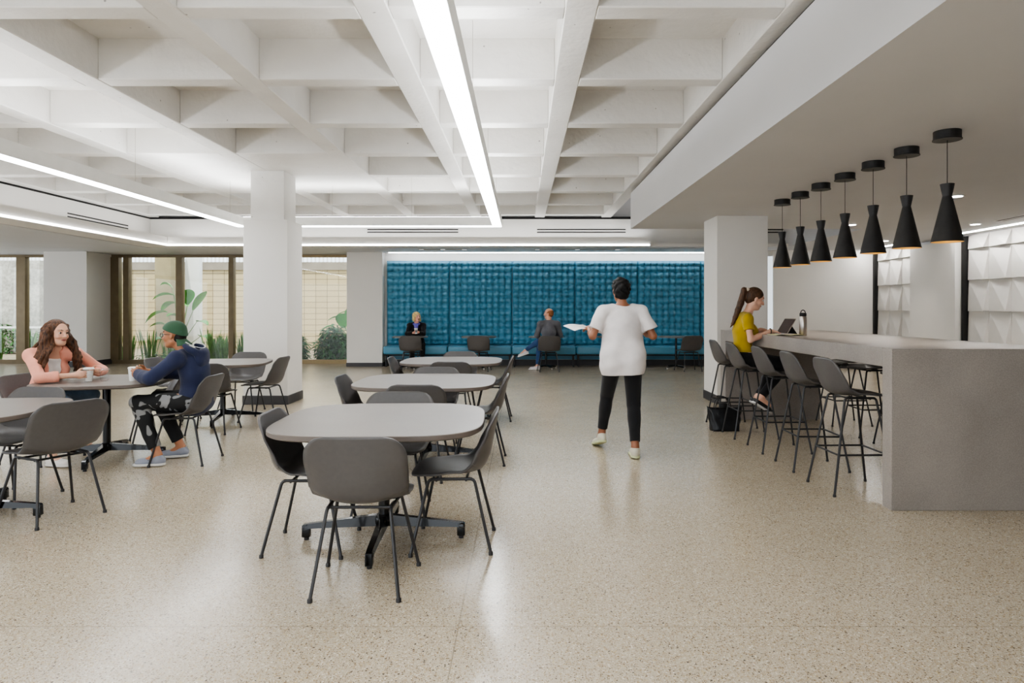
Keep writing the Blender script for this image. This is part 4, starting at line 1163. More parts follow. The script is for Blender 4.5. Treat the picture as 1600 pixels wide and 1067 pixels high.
class Person:
    """joints in world metres; J keys: pelvis chest neck head shL shR elL elR wrL wrR hipL hipR knL knR anL anR toL toR"""
    def __init__(s, J, fh, uh, build=1.0, female=False, scale=1.0):
        s.J = {k: V3(*v) for k, v in J.items()}; s.H = frame(fh, uh); s.b = build; s.fem = female; s.s = scale
        J = s.J
        s.up = nrm(J['neck']-J['pelvis'])
        ls = nrm(J['shL']-J['shR']); lp = nrm(J['hipL']-J['hipR'])
        s.cf = frame(np.cross(ls, s.up), s.up); s.pf = frame(np.cross(lp, s.up), s.up)
    def torso(s, S, k=0.026, shirt=False):
        J, b, sc = s.J, s.b, s.s; cf = [s.cf[0], s.cf[1], s.cf[2]]; pf = [s.pf[0], s.pf[1], s.pf[2]]
        up = s.up
        mid = J['pelvis']*0.55+J['chest']*0.45
        S.ell(J['pelvis']+up*0.02, [0.105*b*sc, 0.150*b*sc, 0.115*sc], pf, k)
        S.ell(mid, [0.090*b*sc, 0.122*b*sc, 0.15*sc], pf, k)
        S.ell(J['chest'], [0.100*b*sc, 0.140*b*sc, 0.165*sc], cf, k)
        S.cap(J['shL']*0.9+J['neck']*0.1-up*0.02, J['shR']*0.9+J['neck']*0.1-up*0.02, 0.044*sc*b, 0.044*sc*b, k)
        for q in ('shL', 'shR'): S.cap(J['neck']+up*0.002, J[q], 0.034*sc, 0.040*sc, k)
        if s.fem:
            for q in (-1, 1): S.ell(J['chest']+s.cf[0]*0.075*sc+s.cf[1]*0.068*q*sc+up*0.01, [0.055*sc, 0.058*sc, 0.062*sc], cf, 0.03)
        return S
    def arm(s, S, q, t0=0.0, t1=1.0, flat=False, k=0.018):
        J, sc, b = s.J, s.s, s.b; a, e, w = J['sh'+q], J['el'+q], J['wr'+q]
        f = 0.86 if s.fem else 1.0
        S.ell(a, [0.054*sc*b*f]*3, None, k)
        P = lambda t: a+(e-a)*min(t*2, 1) if t <= 0.5 else e+(w-e)*(t-0.5)*2
        if t1 > 0.5:
            S.cap(a, e, 0.048*sc*b*f, 0.038*sc*b*f, k)
            w2 = P(t1); r = 0.040+(0.026-0.040)*(t1-0.5)*2
            S.cap(e, e*0.6+w*0.4 if t1 >= 0.7 else w2, 0.038*sc*b*f, 0.0385*sc*b*f, k, flat and t1 < 0.7)
            if t1 >= 0.71: S.cap(e*0.6+w*0.4, w2, 0.0385*sc*b*f, r*sc*f, k if not flat else 0.006, flat)
        else: S.cap(a, P(t1), 0.048*sc*b*f, (0.048-0.01*t1*2)*sc*b*f, k, flat)
        return S
    def leg(s, S, q, t1=1.0, k=0.03, loose=0.0, flat=False):
        J, sc, b = s.J, s.s, s.b; a, n, c = J['hip'+q], J['kn'+q], J['an'+q]
        S.cap(a, n, 0.082*sc*b, 0.054*sc*b+loose*0.3, k)
        d = nrm(c-n); th = nrm(n-a); back = -nrm(th-d*float(th@d)) if abs(float(th@d)) < 0.98 else s.pf[0]*-1
        S.cap(n, n+(c-n)*t1, 0.052*sc*b+loose*0.3, (0.052+(0.034-0.052)*t1)*sc*b+loose, k if not flat else 0.012, flat)
        S.ell(n+(c-n)*0.32+back*0.016, [0.05*sc, 0.043*sc*b+loose, 0.11*sc], [back, nrm(np.cross(d, back)), d], k)
        S.ell(a-s.pf[0]*0.035*sc, [0.085*sc*b]*3, None, k)
        return S
    def body(s, m, skin, name, parent, handsL=None, handsR=None, h=0.0052, lip=(150, 84, 76), brow=(60, 42, 32), feet=True):
        S = SDF(); s.torso(S)
        J = s.J; C = J['head']; f, l, u = s.H
        S.cap(J['neck']-s.up*0.02, C-u*0.055-f*0.018, 0.056*s.s*(0.88 if s.fem else 1.02), 0.050*s.s*(0.88 if s.fem else 1.02), 0.03)
        head(S, C, s.H, s.s, s.fem)
        for q in 'LR': s.arm(S, q); s.leg(S, q)
        if feet:
            for q in 'LR': S.cap(J['an'+q], J['to'+q]*0.55+J['an'+q]*0.45-0.02*V3(0, 0, 1), 0.034, 0.026, 0.02)
        for q, hd in (('L', handsL), ('R', handsR)):
            if hd: hand(S, J['wr'+q], s=s.s*(0.93 if s.fem else 1.0), **hd)
        sk = np.array(srgb(*skin)); lp = np.array(srgb(*lip)); br = np.array(srgb(*brow)); sc = s.s
        def cf(P):
            out = np.tile(sk, (len(P), 1)); D = (P-C)/sc; a, b_, c = D@f, D@l, D@u
            ld = ((c+0.0525)/0.0095)**2+(b_/0.023)**2; mk = (ld < 1) & (a > 0.07); out[mk] = lp
            for q in (-1, 1):
                x = (b_-0.032*q); mk = (np.abs(x) < 0.019) & (np.abs(c-0.040+7*x*x-0.08*x*q) < 0.0034) & (a > 0.05); out[mk] = br
            ck = np.exp(-(((np.abs(b_)-0.038)/0.02)**2+((c+0.02)/0.018)**2))*(a > 0.03)
            out[:, 1] *= 1-0.14*ck; out[:, 2] *= 1-0.14*ck
            return out
        o = S.mesh(name, h, m, parent, colfn=cf)
        # eyes
        for q in (-1, 1):
            eb = MB(); b_ = bmesh.new(); bmesh.ops.create_uvsphere(b_, u_segments=16, v_segments=12, radius=0.0108*sc)
            for fc in b_.faces:
                cc = fc.calc_center_median().normalized()
                if cc.z > 0.58: fc.material_index = 1
            p = C+(f*0.0728+l*0.030*q+u*0.012)*sc
            Mx = Matrix(((l[0], u[0], f[0], p[0]), (l[1], u[1], f[1], p[1]), (l[2], u[2], f[2], p[2]), (0, 0, 0, 1)))
            me0 = bpy.data.meshes.new('eye'); bmesh.ops.transform(b_, matrix=Mx, verts=b_.verts); b_.to_mesh(me0); b_.free()
            link('eye', me0, [EYEW, EYED], parent, True, 180)
        return o

EYEW = mat('eye_white', srgb(225, 220, 214), 0.2); EYED = mat('iris_dark', srgb(48, 34, 26), 0.15)
SKIN = mat('skin', srgb(220, 170, 140), 0.45, var=0.03, vscale=12, sss=0.12, attr='Col')
def cloth(name, col, rough=0.85, var=0.08, bump=0.25, bs=220, vs=9): return mat(name, col, rough, var=var, vscale=vs, bump=bump, bscale=bs, spec=0.25, sheen=0.15)
HAIRM = {}
def hairmat(name, c0, c1, sc=90):
    m, N, L, b = node_mat(name)
    tc = N.new('ShaderNodeTexCoord'); mp = N.new('ShaderNodeMapping'); mp.inputs['Scale'].default_value = (sc, sc, sc*0.12)
    n = N.new('ShaderNodeTexNoise'); n.inputs['Scale'].default_value = 1; n.inputs['Detail'].default_value = 3
    L.new(tc.outputs['Object'], mp.inputs['Vector']); L.new(mp.outputs[0], n.inputs['Vector'])
    r = ramp(N, [(0.32, c0), (0.68, c1)]); L.new(n.outputs['Fac'], r.inputs['Fac']); L.new(r.outputs['Color'], b.inputs['Base Color'])
    b.inputs['Roughness'].default_value = 0.58; b.inputs['Specular IOR Level'].default_value = 0.3
    bp = N.new('ShaderNodeBump'); bp.inputs['Strength'].default_value = 0.5; bp.inputs['Distance'].default_value = 0.006
    L.new(n.outputs['Fac'], bp.inputs['Height']); L.new(bp.outputs['Normal'], b.inputs['Normal'])
    return m

def shoe(an, to, parent, um, sm, low=False, s=1.0, up=None, laces=None):
    an, to = V3(*an), V3(*to); f = to-an; U = V3(0, 0, 1) if up is None else V3(*up)
    f = nrm(f-U*float(f@U)); l = np.cross(U, f); base = an-U*0.088*s
    S = SDF(); P = lambda a, b, c: base+(f*a+l*b+U*c)*s
    S.ell(P(-0.015, 0, 0.045), [0.052*s, 0.036*s, 0.045*s], [f, l, U], 0.02)
    S.cap(P(0.0, 0, 0.045), P(0.145, 0, 0.030), 0.040*s, 0.030*s, 0.02)
    S.ell(P(0.135, 0, 0.030), [0.055*s, 0.043*s, 0.028*s], [f, l, U], 0.02)
    if not low: S.cap(P(0.0, 0, 0.06), P(-0.004, 0, 0.085), 0.040*s, 0.039*s, 0.02)
    S.clip(P(0, 0, 0.016), -U)
    S.clip(P(0, 0, 0.092 if not low else 0.062), U)
    o = S.mesh('shoe', 0.006, um, parent)
    S2 = SDF(); S2.cap(P(-0.02, 0, 0.012), P(0.14, 0, 0.012), 0.043*s, 0.047*s, 0.02); S2.ell(P(0.145, 0, 0.012), [0.062*s, 0.046*s, 0.04*s], [f, l, U], 0.02)
    S2.clip(P(0, 0, 0.0), -U); S2.clip(P(0, 0, 0.022), U); S2.mesh('sole', 0.0055, sm, o)
    if laces is not None:
        mb = MB()
        for k in range(5):
            c = 0.045+k*0.018; mb.tube([tuple(P(c, -0.022, 0.070-k*0.0035)), tuple(P(c+0.004, 0, 0.083-k*0.0045)), tuple(P(c, 0.022, 0.070-k*0.0035))], 0.0028, 5)
        mb.build('laces', laces, o)
    return o

def to_local(root, loc):
    """children were built in world metres: move the root to the figure's base without moving them"""
    root.location = loc
    for c in root.children: c.location = (-loc[0], -loc[1], -loc[2])

# ---- woman in peach -------------------------------------------------------------
def woman_peach():
    t = thing('person', 'woman with long wavy brown hair and peach cardigan sitting with a cup at the table', 'person')
    J = dict(pelvis=(-4.46, 6.22, 0.555), chest=(-4.34, 6.17, 0.85), neck=(-4.275, 6.14, 1.02), head=(-4.215, 6.11, 1.165),
             shL=(-4.17, 6.28, 0.975), shR=(-4.385, 6.00, 0.975), elL=(-4.02, 6.44, 0.80), elR=(-4.20, 5.86, 0.79), wrL=(-3.96, 6.19, 0.815), wrR=(-3.985, 5.985, 0.80),
             hipL=(-4.42, 6.31, 0.545), hipR=(-4.48, 6.13, 0.545), knL=(-4.08, 6.40, 0.575), knR=(-4.07, 6.00, 0.575), anL=(-4.24, 6.52, 0.09), anR=(-4.15, 5.94, 0.09),
             toL=(-4.04, 6.50, 0.03), toR=(-3.97, 5.90, 0.03))
    p = Person(J, (0.93, -0.36, -0.05), (0.05, 0, 1), 0.86, True, 0.97)
    p.body(SKIN, (214, 166, 140), 'body', t, dict(d=(0.6, -0.75, 0.0), n=(0.8, 0.5, 0), side=(0, 0, 1), curl=0.5), dict(d=(0.95, 0.35, 0.05), n=(-0.2, 0.9, 0), side=(0, 0, 1), curl=0.5))
    # white top
    S = SDF(0.013); p.torso(S); S.clip(p.J['neck']-p.up*0.045, p.up+0.35*p.cf[0]); S.mesh('white_top', 0.008, cloth('white_top_cloth', srgb(228, 222, 218)), t, wrinkle(0.002))
    # cardigan: shell of the torso opened at the front, sleeves to mid forearm
    S = SDF(0.019); p.torso(S); p.arm(S, 'L', t1=0.77, flat=True); p.arm(S, 'R', t1=0.77, flat=True)
    S.ell(p.J['pelvis']-p.pf[0]*0.03, [0.11, 0.16, 0.10], p.pf, 0.05)
    f = p.cf[0]
    c = p.J['chest']+f*0.14
    S.ell(p.J['neck']+f*0.085-p.up*0.07, [0.075, 0.050, 0.11], [p.cf[0], p.cf[1], p.cf[2]], 0.012, sub=True); S.ell(c-p.up*0.02, [0.085, 0.046, 0.26], [p.cf[0], p.cf[1], p.cf[2]], 0.012, sub=True)
    S.ell(p.J['neck']+f*0.03+p.up*0.065, [0.085, 0.066, 0.070], [p.cf[0], p.cf[1], p.cf[2]], 0.012, sub=True)
    S.mesh('cardigan', 0.0065, cloth('peach_knit', srgb(232, 160, 138), bs=140, bump=0.35), t, wrinkle(0.004, 22, 1.0))
    # jeans
    S = SDF(0.010); S.ell(p.J['pelvis'], [0.112, 0.152, 0.10], p.pf, 0.04)
    for q in 'LR': p.leg(S, q, 0.80, flat=True)
    S.clip(p.J['pelvis']+p.up*0.06, p.up, 0.17); S.mesh('jeans', 0.0075, cloth('faded_denim', srgb(112, 134, 160), var=0.22, vs=14), t, wrinkle(0.003, 26, 2.0))
    wm = cloth('white_canvas', srgb(222, 218, 212)); ws = mat('white_rubber', srgb(215, 212, 206), 0.5); lc = mat('white_laces', srgb(235, 232, 226), 0.7)
    for q in 'LR': shoe(p.J['an'+q], p.J['to'+q], t, wm, ws, laces=lc, s=0.95)
    # hair: cap plus long wavy locks
    f, l, u = p.H; C = p.J['head']; S = SDF()
    Q = lambda a, b, c: C+f*a+l*b+u*c
    S.ell(Q(-0.030, 0, 0.045), [0.096, 0.088, 0.088], p.H, 0.02)
    S.ell(Q(-0.060, 0, -0.03), [0.07, 0.085, 0.11], p.H, 0.03)
    S.ell(Q(0.095, 0, -0.012), [0.075, 0.060, 0.094], p.H, 0.012, sub=True)
    r2 = random.Random(4)
    gz = V3(0, 0, -1)
    for i in range(46):
        a = R(62+ (360-124)*i/45); side = math.sin(a); back = math.cos(a)
        st = Q(0.078*back-0.02, 0.078*side, 0.03+r2.uniform(-0.03, 0.05)); pts = [st]
        out = f*back+l*side
        L_ = r2.uniform(0.30, 0.46); n = 9; ph = r2.uniform(0, 6.28)
        shd = (p.cf[1]*side*0.6+p.cf[0]*(-1 if back < -0.35 else 0.75)*0.5)
        for k in range(1, n+1):
            tt = k/n
            q = st+out*0.028*min(tt*3, 1)+gz*L_*tt+shd*0.105*min(max((tt-0.22)*2.2, 0), 1)+out*0.02*math.sin(tt*9+ph)+np.cross(out, gz)*0.016*math.cos(tt*9+ph)
            pts.append(q)
        for k in range(n): S.cap(pts[k], pts[k+1], 0.019*(1-0.55*k/n), 0.019*(1-0.55*(k+1)/n), 0.010)
    S.mesh('hair', 0.0055, hairmat('wavy_brown_hair', srgb(38, 25, 19), srgb(104, 70, 48)), t)
    to_local(t, (-4.40, 6.20, 0))
woman_peach()

# ---- man in navy hoodie ---------------------------------------------------------
def man_navy():
    t = thing('person', 'man in a navy hoodie, glasses and backwards green cap sitting at the table', 'person')
    J = dict(pelvis=(-2.97, 6.15, 0.565), chest=(-2.99, 6.14, 0.83), neck=(-3.055, 6.13, 1.00), head=(-3.165, 6.12, 1.15),
             shL=(-3.065, 5.96, 0.945), shR=(-3.065, 6.31, 0.945), elL=(-3.25, 5.88, 0.78), elR=(-3.28, 6.40, 0.785), wrL=(-3.455, 6.04, 0.805), wrR=(-3.46, 6.22, 0.81),
             hipL=(-3.00, 6.05, 0.55), hipR=(-3.00, 6.24, 0.55), knL=(-3.43, 6.00, 0.555), knR=(-3.40, 6.28, 0.56), anL=(-3.22, 5.95, 0.095), anR=(-3.19, 6.30, 0.095),
             toL=(-3.42, 5.92, 0.03), toR=(-3.38, 6.25, 0.03))
    p = Person(J, (-0.99, 0.02, -0.06), (-0.05, 0, 1), 1.04, False, 1.0)
    p.body(SKIN, (176, 120, 86), 'body', t, dict(d=(-0.8, 0.55, 0.1), n=(0.2, 1, 0), side=(0, 0, 1), curl=0.55), dict(d=(-0.75, -0.6, 0.1), n=(0.2, -1, 0), side=(0, 0, 1), curl=0.55), lip=(140, 84, 70), brow=(25, 18, 16))
    nv = cloth('navy_jersey', srgb(44, 50, 78), bump=0.3, bs=300)
    S = SDF(0.020); p.torso(S); p.arm(S, 'L', t1=0.965, flat=True); p.arm(S, 'R', t1=0.965, flat=True)
    S.ell(p.J['pelvis'], [0.115, 0.155, 0.13], p.pf, 0.05)
    up = p.up; f = p.cf[0]
    S.ell(p.J['neck']+f*0.06+V3(0, 0, 0.075), [0.10, 0.085, 0.085], [p.cf[0], p.cf[1], p.cf[2]], 0.012, sub=True)
    S.mesh('hoodie', 0.0068, nv, t, wrinkle(0.005, 17, 0.5))
    # hood lying on the back of the neck
    S = SDF(); nb = p.J['neck']
    ring = []
    for k in range(15):
        a = R(-118+236*k/14); ring.append(nb+V3(0.075, 0, -0.01)+V3(math.cos(a)*0.088, math.sin(a)*0.115, 0.030-0.050*math.cos(a)+0.012))
    for a_, b_ in zip(ring[:-1], ring[1:]): S.cap(a_, b_, 0.021, 0.021, 0.025)
    S.ell(nb+V3(0.140, 0, -0.070), [0.050, 0.105, 0.095], None, 0.04)
    hd = S.mesh('hood', 0.0068, nv, t, wrinkle(0.004, 24, 2))
    mb = MB()
    for k in range(28):
        a = R(-105+210*k/27); q = nb+V3(0.070, 0, 0.0)+V3(math.cos(a)*0.080, math.sin(a)*0.115, 0.063-0.045*math.cos(a)+0.018)
        mb.box(q[0]-0.005, q[0]+0.005, q[1]-0.003, q[1]+0.003, q[2]-0.003, q[2]+0.003)
    mb.build('hood_trim', mat('white_trim', srgb(225, 225, 228), 0.8), hd, smooth=False)
    # patterned leggings
    m, N, L, b = node_mat('black_grey_patterned_cloth')
    tc = N.new('ShaderNodeTexCoord'); v = N.new('ShaderNodeTexNoise'); v.inputs['Scale'].default_value = 6; v.inputs['Detail'].default_value = 1
    v.inputs['Distortion'].default_value = 1.5
    L.new(tc.outputs['Object'], v.inputs['Vector'])
    sx = N.new('ShaderNodeSeparateXYZ'); L.new(tc.outputs['Object'], sx.inputs[0])
    lt = N.new('ShaderNodeMath'); lt.operation = 'LESS_THAN'; lt.inputs[1].default_value = 6.0; L.new(sx.outputs[1], lt.inputs[0])
    r = ramp(N, [(0.0, srgb(24, 24, 25)), (0.53, srgb(128, 128, 128)), (0.56, srgb(140, 140, 141))], 'CONSTANT'); L.new(v.outputs['Fac'], r.inputs['Fac'])
    mx = N.new('ShaderNodeMix'); mx.data_type = 'RGBA'; L.new(lt.outputs[0], mx.inputs[0]); mx.inputs[6].default_value = srgb(24, 24, 25); L.new(r.outputs['Color'], mx.inputs[7])
    L.new(mx.outputs[2], b.inputs['Base Color']); b.inputs['Roughness'].default_value = 0.8
    S = SDF(0.010); S.ell(p.J['pelvis'], [0.115, 0.158, 0.10], p.pf, 0.04)
    for q in 'LR': p.leg(S, q, 0.86, loose=0.006, flat=True)
    S.clip(p.J['pelvis']+p.up*0.08, p.up, 0.17); S.mesh('patterned_leggings', 0.0075, m, t, wrinkle(0.003, 24, 3.0))
    sm = cloth('grey_blue_mesh', srgb(150, 154, 166), bs=400); ws = mat('pale_sole', srgb(214, 212, 208), 0.5)
    for q in 'LR':
        so_ = shoe(p.J['an'+q], p.J['to'+q], t, sm, ws, laces=mat('grey_laces', srgb(120, 124, 136), 0.8))
        if q == 'L':
            mb = MB(); cx = p.J['anL']+V3(-0.055, -0.0405, -0.038)
            for sg in (-1, 1): mb.tube([tuple(cx+V3(0.013*math.cos(a), -0.001, sg*(0.010*math.sin(a)-0.006))) for a in [PI*k/8 for k in range(9)]], 0.0022, 5)
            mb.build('shoe_emblem', M['black'], so_)
    # backwards cap
    f, l, u = p.H; C = p.J['head']; Q = lambda a, b_, c: C+f*a+l*b_+u*c
    S = SDF(); S.ell(Q(-0.008, 0, 0.045), [0.108, 0.089, 0.090], p.H, 0.02)
    S.ell(Q(-0.045, 0, -0.005), [0.074, 0.084, 0.075], p.H, 0.02); S.clip(Q(0, 0, 0.032), -(u-0.42*f))
    cm = cloth('green_cap_cloth', srgb(58, 90, 68), bs=260)
    cp = S.mesh('cap', 0.0058, cm, t)
    bl = []
    for i in range(9):
        a = R(-58+116*i/8); row = []
        for j in range(7):
            rr = 0.083+0.062*j/6*math.cos(a*0.9)
            row.append(tuple(Q(-rr*math.cos(a)*1.05-0.005, rr*math.sin(a)*0.93, -0.028-0.060*j/6-0.012*(math.sin(a)**2))))
        bl.append(row)
    grid_mesh('cap_brim', bl, cm, cp, thick=0.005)
    MB().box(-0.004, 0.004, -0.002, 0.002, -0.012, 0.012).build('cap_emblem', mat('purple_emblem', srgb(96, 84, 190), 0.6), cp, smooth=False).location = tuple(Q(-0.092, 0.055, 0.02))
    S = SDF(); S.ell(Q(-0.048, 0, -0.015), [0.058, 0.066, 0.070], p.H, 0.02); S.clip(Q(-0.042, 0, 0), f+0.5*u)
    S.mesh('hair', 0.006, hairmat('black_short_hair', srgb(18, 14, 12), srgb(40, 32, 28)), t)
    S = SDF(); 
    mb = MB()
    for q in (-1, 1):
        pts = [tuple(Q(0.098, 0.032*q+0.024*math.cos(a), 0.010+0.019*math.sin(a))) for a in [2*PI*k/16 for k in range(17)]]
        mb.tube(pts, 0.0024, 5); mb.tube([tuple(Q(0.096, 0.056*q, 0.014)), tuple(Q(0.05, 0.074*q, 0.014)), tuple(Q(-0.01, 0.079*q, 0.008))], 0.0024, 5)
    mb.tube([tuple(Q(0.100, -0.010, 0.014)), tuple(Q(0.100, 0.010, 0.014))], 0.0022, 5)
    mb.build('glasses', M['black'], t)
    to_local(t, (-3.05, 6.15, 0))
man_navy()

# ---- woman in yellow at the bar -------------------------------------------------
def woman_yellow():
    t = thing('person', 'woman in a mustard yellow shirt with a ponytail typing on a tablet at the bar', 'person')
    J = dict(pelvis=(2.43, 7.36, 0.862), chest=(2.425, 7.36, 1.15), neck=(2.47, 7.36, 1.335), head=(2.555, 7.36, 1.495),
             shL=(2.42, 7.52, 1.285), shR=(2.42, 7.20, 1.285), elL=(2.46, 7.56, 1.15), elR=(2.445, 7.12, 1.13), wrL=(2.655, 7.45, 1.155), wrR=(2.67, 7.20, 1.150),
             hipL=(2.46, 7.45, 0.852), hipR=(2.46, 7.27, 0.852), knL=(2.85, 7.44, 0.80), knR=(2.85, 7.27, 0.79), anL=(2.60, 7.42, 0.41), anR=(2.58, 7.26, 0.42),
             toL=(2.76, 7.42, 0.33), toR=(2.74, 7.26, 0.33))
    J['elL'] = (2.45, 7.57, 1.07); J['elR'] = (2.43, 7.13, 1.06)
    p = Person(J, (0.92, -0.03, -0.36), (0.3, 0, 1), 0.94, True, 0.99)
    p.body(SKIN, (218, 172, 148), 'body', t, dict(d=(0.9, -0.3, -0.1), n=(0, -0.1, -1), side=(0, -1, 0), curl=0.35), dict(d=(0.97, 0.15, -0.1), n=(0, 0.1, -1), side=(0, 1, 0), curl=0.35), brow=(90, 62, 44))
    S = SDF(0.013); p.torso(S); 
    for q in 'LR':
        a, e = p.J['sh'+q], p.J['el'+q]; S.cap(a, a+(e-a)*0.56, 0.043, 0.043, 0.012, True)
    S.clip(p.J['neck']+p.up*0.015, p.up+0.15*p.cf[0], 0.16); S.clip(p.J['pelvis']-p.up*0.03, -p.up)
    S.mesh('tee_shirt', 0.0065, cloth('mustard_jersey', srgb(172, 144, 22), bs=260), t, wrinkle(0.005, 20, 1.7))
    S = SDF(0.010); S.ell(p.J['pelvis'], [0.108, 0.150, 0.10], p.pf, 0.04)
    for q in 'LR': p.leg(S, q, 0.92, flat=True)
    S.clip(p.J['pelvis']+p.up*0.06, p.up, 0.17); S.mesh('black_trousers', 0.0075, cloth('black_cotton', srgb(24, 23, 25)), t, wrinkle(0.0025, 26, 2.0))
    bs = mat('black_leather', srgb(26, 25, 27), 0.35); ws = mat('white_flat_sole', srgb(210, 208, 204), 0.5)
    for q in 'LR':
        f_ = nrm(p.J['to'+q]-p.J['an'+q]+V3(0, 0, -0.01)); U = nrm(np.cross(f_, V3(0, 1, 0)));  U = U if U[2] > 0 else -U
        shoe(p.J['an'+q], p.J['to'+q], t, bs, ws, low=True, s=0.93, up=U)
    f, l, u = p.H; C = p.J['head']; Q = lambda a, b_, c: C+f*a+l*b_+u*c
    S = SDF(); S.ell(Q(-0.020, 0, 0.042), [0.096, 0.080, 0.087], p.H, 0.02); S.ell(Q(-0.055, 0, 0.0), [0.055, 0.070, 0.075], p.H, 0.03)
    S.ell(Q(0.105, 0, -0.010), [0.080, 0.066, 0.080], p.H, 0.012, sub=True); S.ell(Q(0.02, 0, -0.07), [0.06, 0.10, 0.055], p.H, 0.012, sub=True)
    tail = [Q(-0.100, 0, 0.068), Q(-0.145, 0, 0.050), C+V3(-0.155, 0.0, -0.04), C+V3(-0.185, 0.0, -0.12), C+V3(-0.215, 0.005, -0.20), C+V3(-0.245, 0.0, -0.27), C+V3(-0.27, 0.0, -0.31)]
    rs = [0.022, 0.032, 0.035, 0.032, 0.024, 0.014, 0.004]
    for k in range(6): S.cap(tail[k], tail[k+1], rs[k], rs[k+1], 0.012)
    for sy in (-0.018, 0.018):
        for k in range(1, 5): S.cap(tail[k]+V3(0, sy, 0), tail[k+1]+V3(0, sy*0.6, 0), rs[k]*0.7, rs[k+1]*0.7, 0.008)
    S.mesh('hair', 0.0055, hairmat('brown_ponytail_hair', srgb(44, 30, 22), srgb(96, 68, 48)), t)
    S = SDF(); S.cap(Q(-0.112, -0.012, 0.066), Q(-0.112, 0.012, 0.066), 0.024, 0.024, 0.01); S.mesh('hair_tie', 0.006, mat('pale_band', srgb(205, 190, 170), 0.6), t)
    MB().tube([tuple(p.J['wrR']+V3(-0.006, 0.030*math.cos(a), 0.030*math.sin(a))) for a in [2*PI*k/14 for k in range(15)]], 0.005, 6).build('bracelet', M['black'], t)
    to_local(t, (2.48, 7.36, 0))
woman_yellow()

# ---- blonde woman on the banquette ----------------------------------------------
def woman_blonde():
    t = thing('person', 'blonde woman in a black jacket and violet scarf sitting against the tufted wall', 'person')
    cx = -2.48
    J = dict(pelvis=(cx, 15.98, 0.60), chest=(cx, 15.91, 0.86), neck=(cx, 15.87, 1.03), head=(cx+0.01, 15.83, 1.18),
             shL=(cx+0.165, 15.88, 0.985), shR=(cx-0.165, 15.88, 0.985), elL=(cx+0.19, 15.68, 0.79), elR=(cx-0.19, 15.68, 0.79), wrL=(cx+0.09, 15.55, 0.84), wrR=(cx-0.02, 15.53, 0.825),
             hipL=(cx+0.09, 15.95, 0.585), hipR=(cx-0.09, 15.95, 0.585), knL=(cx+0.19, 15.55, 0.56), knR=(cx-0.08, 15.58, 0.56), anL=(cx+0.16, 15.75, 0.095), anR=(cx-0.05, 15.72, 0.095),
             toL=(cx+0.16, 15.55, 0.03), toR=(cx-0.05, 15.52, 0.03))
    p = Person(J, (0.62, -0.78, 0.05), (0, 0, 1), 0.95, True, 0.97)
    p.body(SKIN, (232, 178, 156), 'body', t, dict(d=(-0.8, -0.5, 0.1), n=(-0.2, -0.9, 0), side=(0, 0, 1), curl=0.6), dict(d=(0.8, -0.3, 0.1), n=(0.2, 0.9, 0), side=(0, 0, 1), curl=0.6), h=0.008, brow=(150, 120, 80))
    S = SDF(0.020); p.torso(S); p.arm(S, 'L', t1=0.95, flat=True); p.arm(S, 'R', t1=0.95, flat=True); S.ell(p.J['neck']+V3(0, -0.06, 0.06), [0.07, 0.10, 0.10], None, 0.012, sub=True)
    S.mesh('black_jacket', 0.009, cloth('black_wool', srgb(24, 22, 24)), t, wrinkle(0.004, 20, 1))
    S = SDF()
    for k in range(12):
        a0, a1 = 2*PI*k/12, 2*PI*(k+1)/12; g = lambda a: p.J['neck']+V3(0.072*math.cos(a), 0.062*math.sin(a)-0.012, 0.0+0.022*math.sin(a))
        S.cap(g(a0), g(a1), 0.022, 0.022, 0.015)
    S.cap(p.J['neck']+V3(-0.03, -0.08, -0.02), p.J['neck']+V3(0.0, -0.125, -0.15), 0.028, 0.022, 0.015); S.cap(p.J['neck']+V3(0.03, -0.08, -0.02), p.J['neck']+V3(0.02, -0.125, -0.15), 0.028, 0.022, 0.015)
    S.mesh('scarf', 0.008, mat('violet_print_scarf', srgb(110, 104, 190), 0.8, var=0.5, vscale=40), t)
    S = SDF(0.012); S.ell(p.J['pelvis'], [0.11, 0.152, 0.10], p.pf, 0.04)
    for q in 'LR': p.leg(S, q, 1.0)
    S.clip(p.J['pelvis']+p.up*0.06, p.up, 0.17); S.mesh('black_trousers', 0.010, M['black'], t)
    for q in 'LR': shoe(p.J['an'+q], p.J['to'+q], t, M['black'], M['base'])
    f, l, u = p.H; C = p.J['head']; Q = lambda a, b_, c: C+f*a+l*b_+u*c
    S = SDF(); S.ell(Q(-0.022, 0, 0.035), [0.102, 0.094, 0.098], p.H, 0.02)
    for sg in (-1, 1): S.cap(Q(-0.01, 0.080*sg, 0.02), Q(0.015, 0.080*sg, -0.085), 0.026, 0.022, 0.02)
    S.ell(Q(-0.055, 0, -0.04), [0.055, 0.088, 0.07], p.H, 0.02)
    S.ell(Q(0.110, 0, -0.012), [0.080, 0.060, 0.082], p.H, 0.012, sub=True)
    S.mesh('hair', 0.007, hairmat('blonde_bob_hair', srgb(190, 156, 92), srgb(240, 220, 160)), t)
    to_local(t, (cx, 15.95, 0))
woman_blonde()

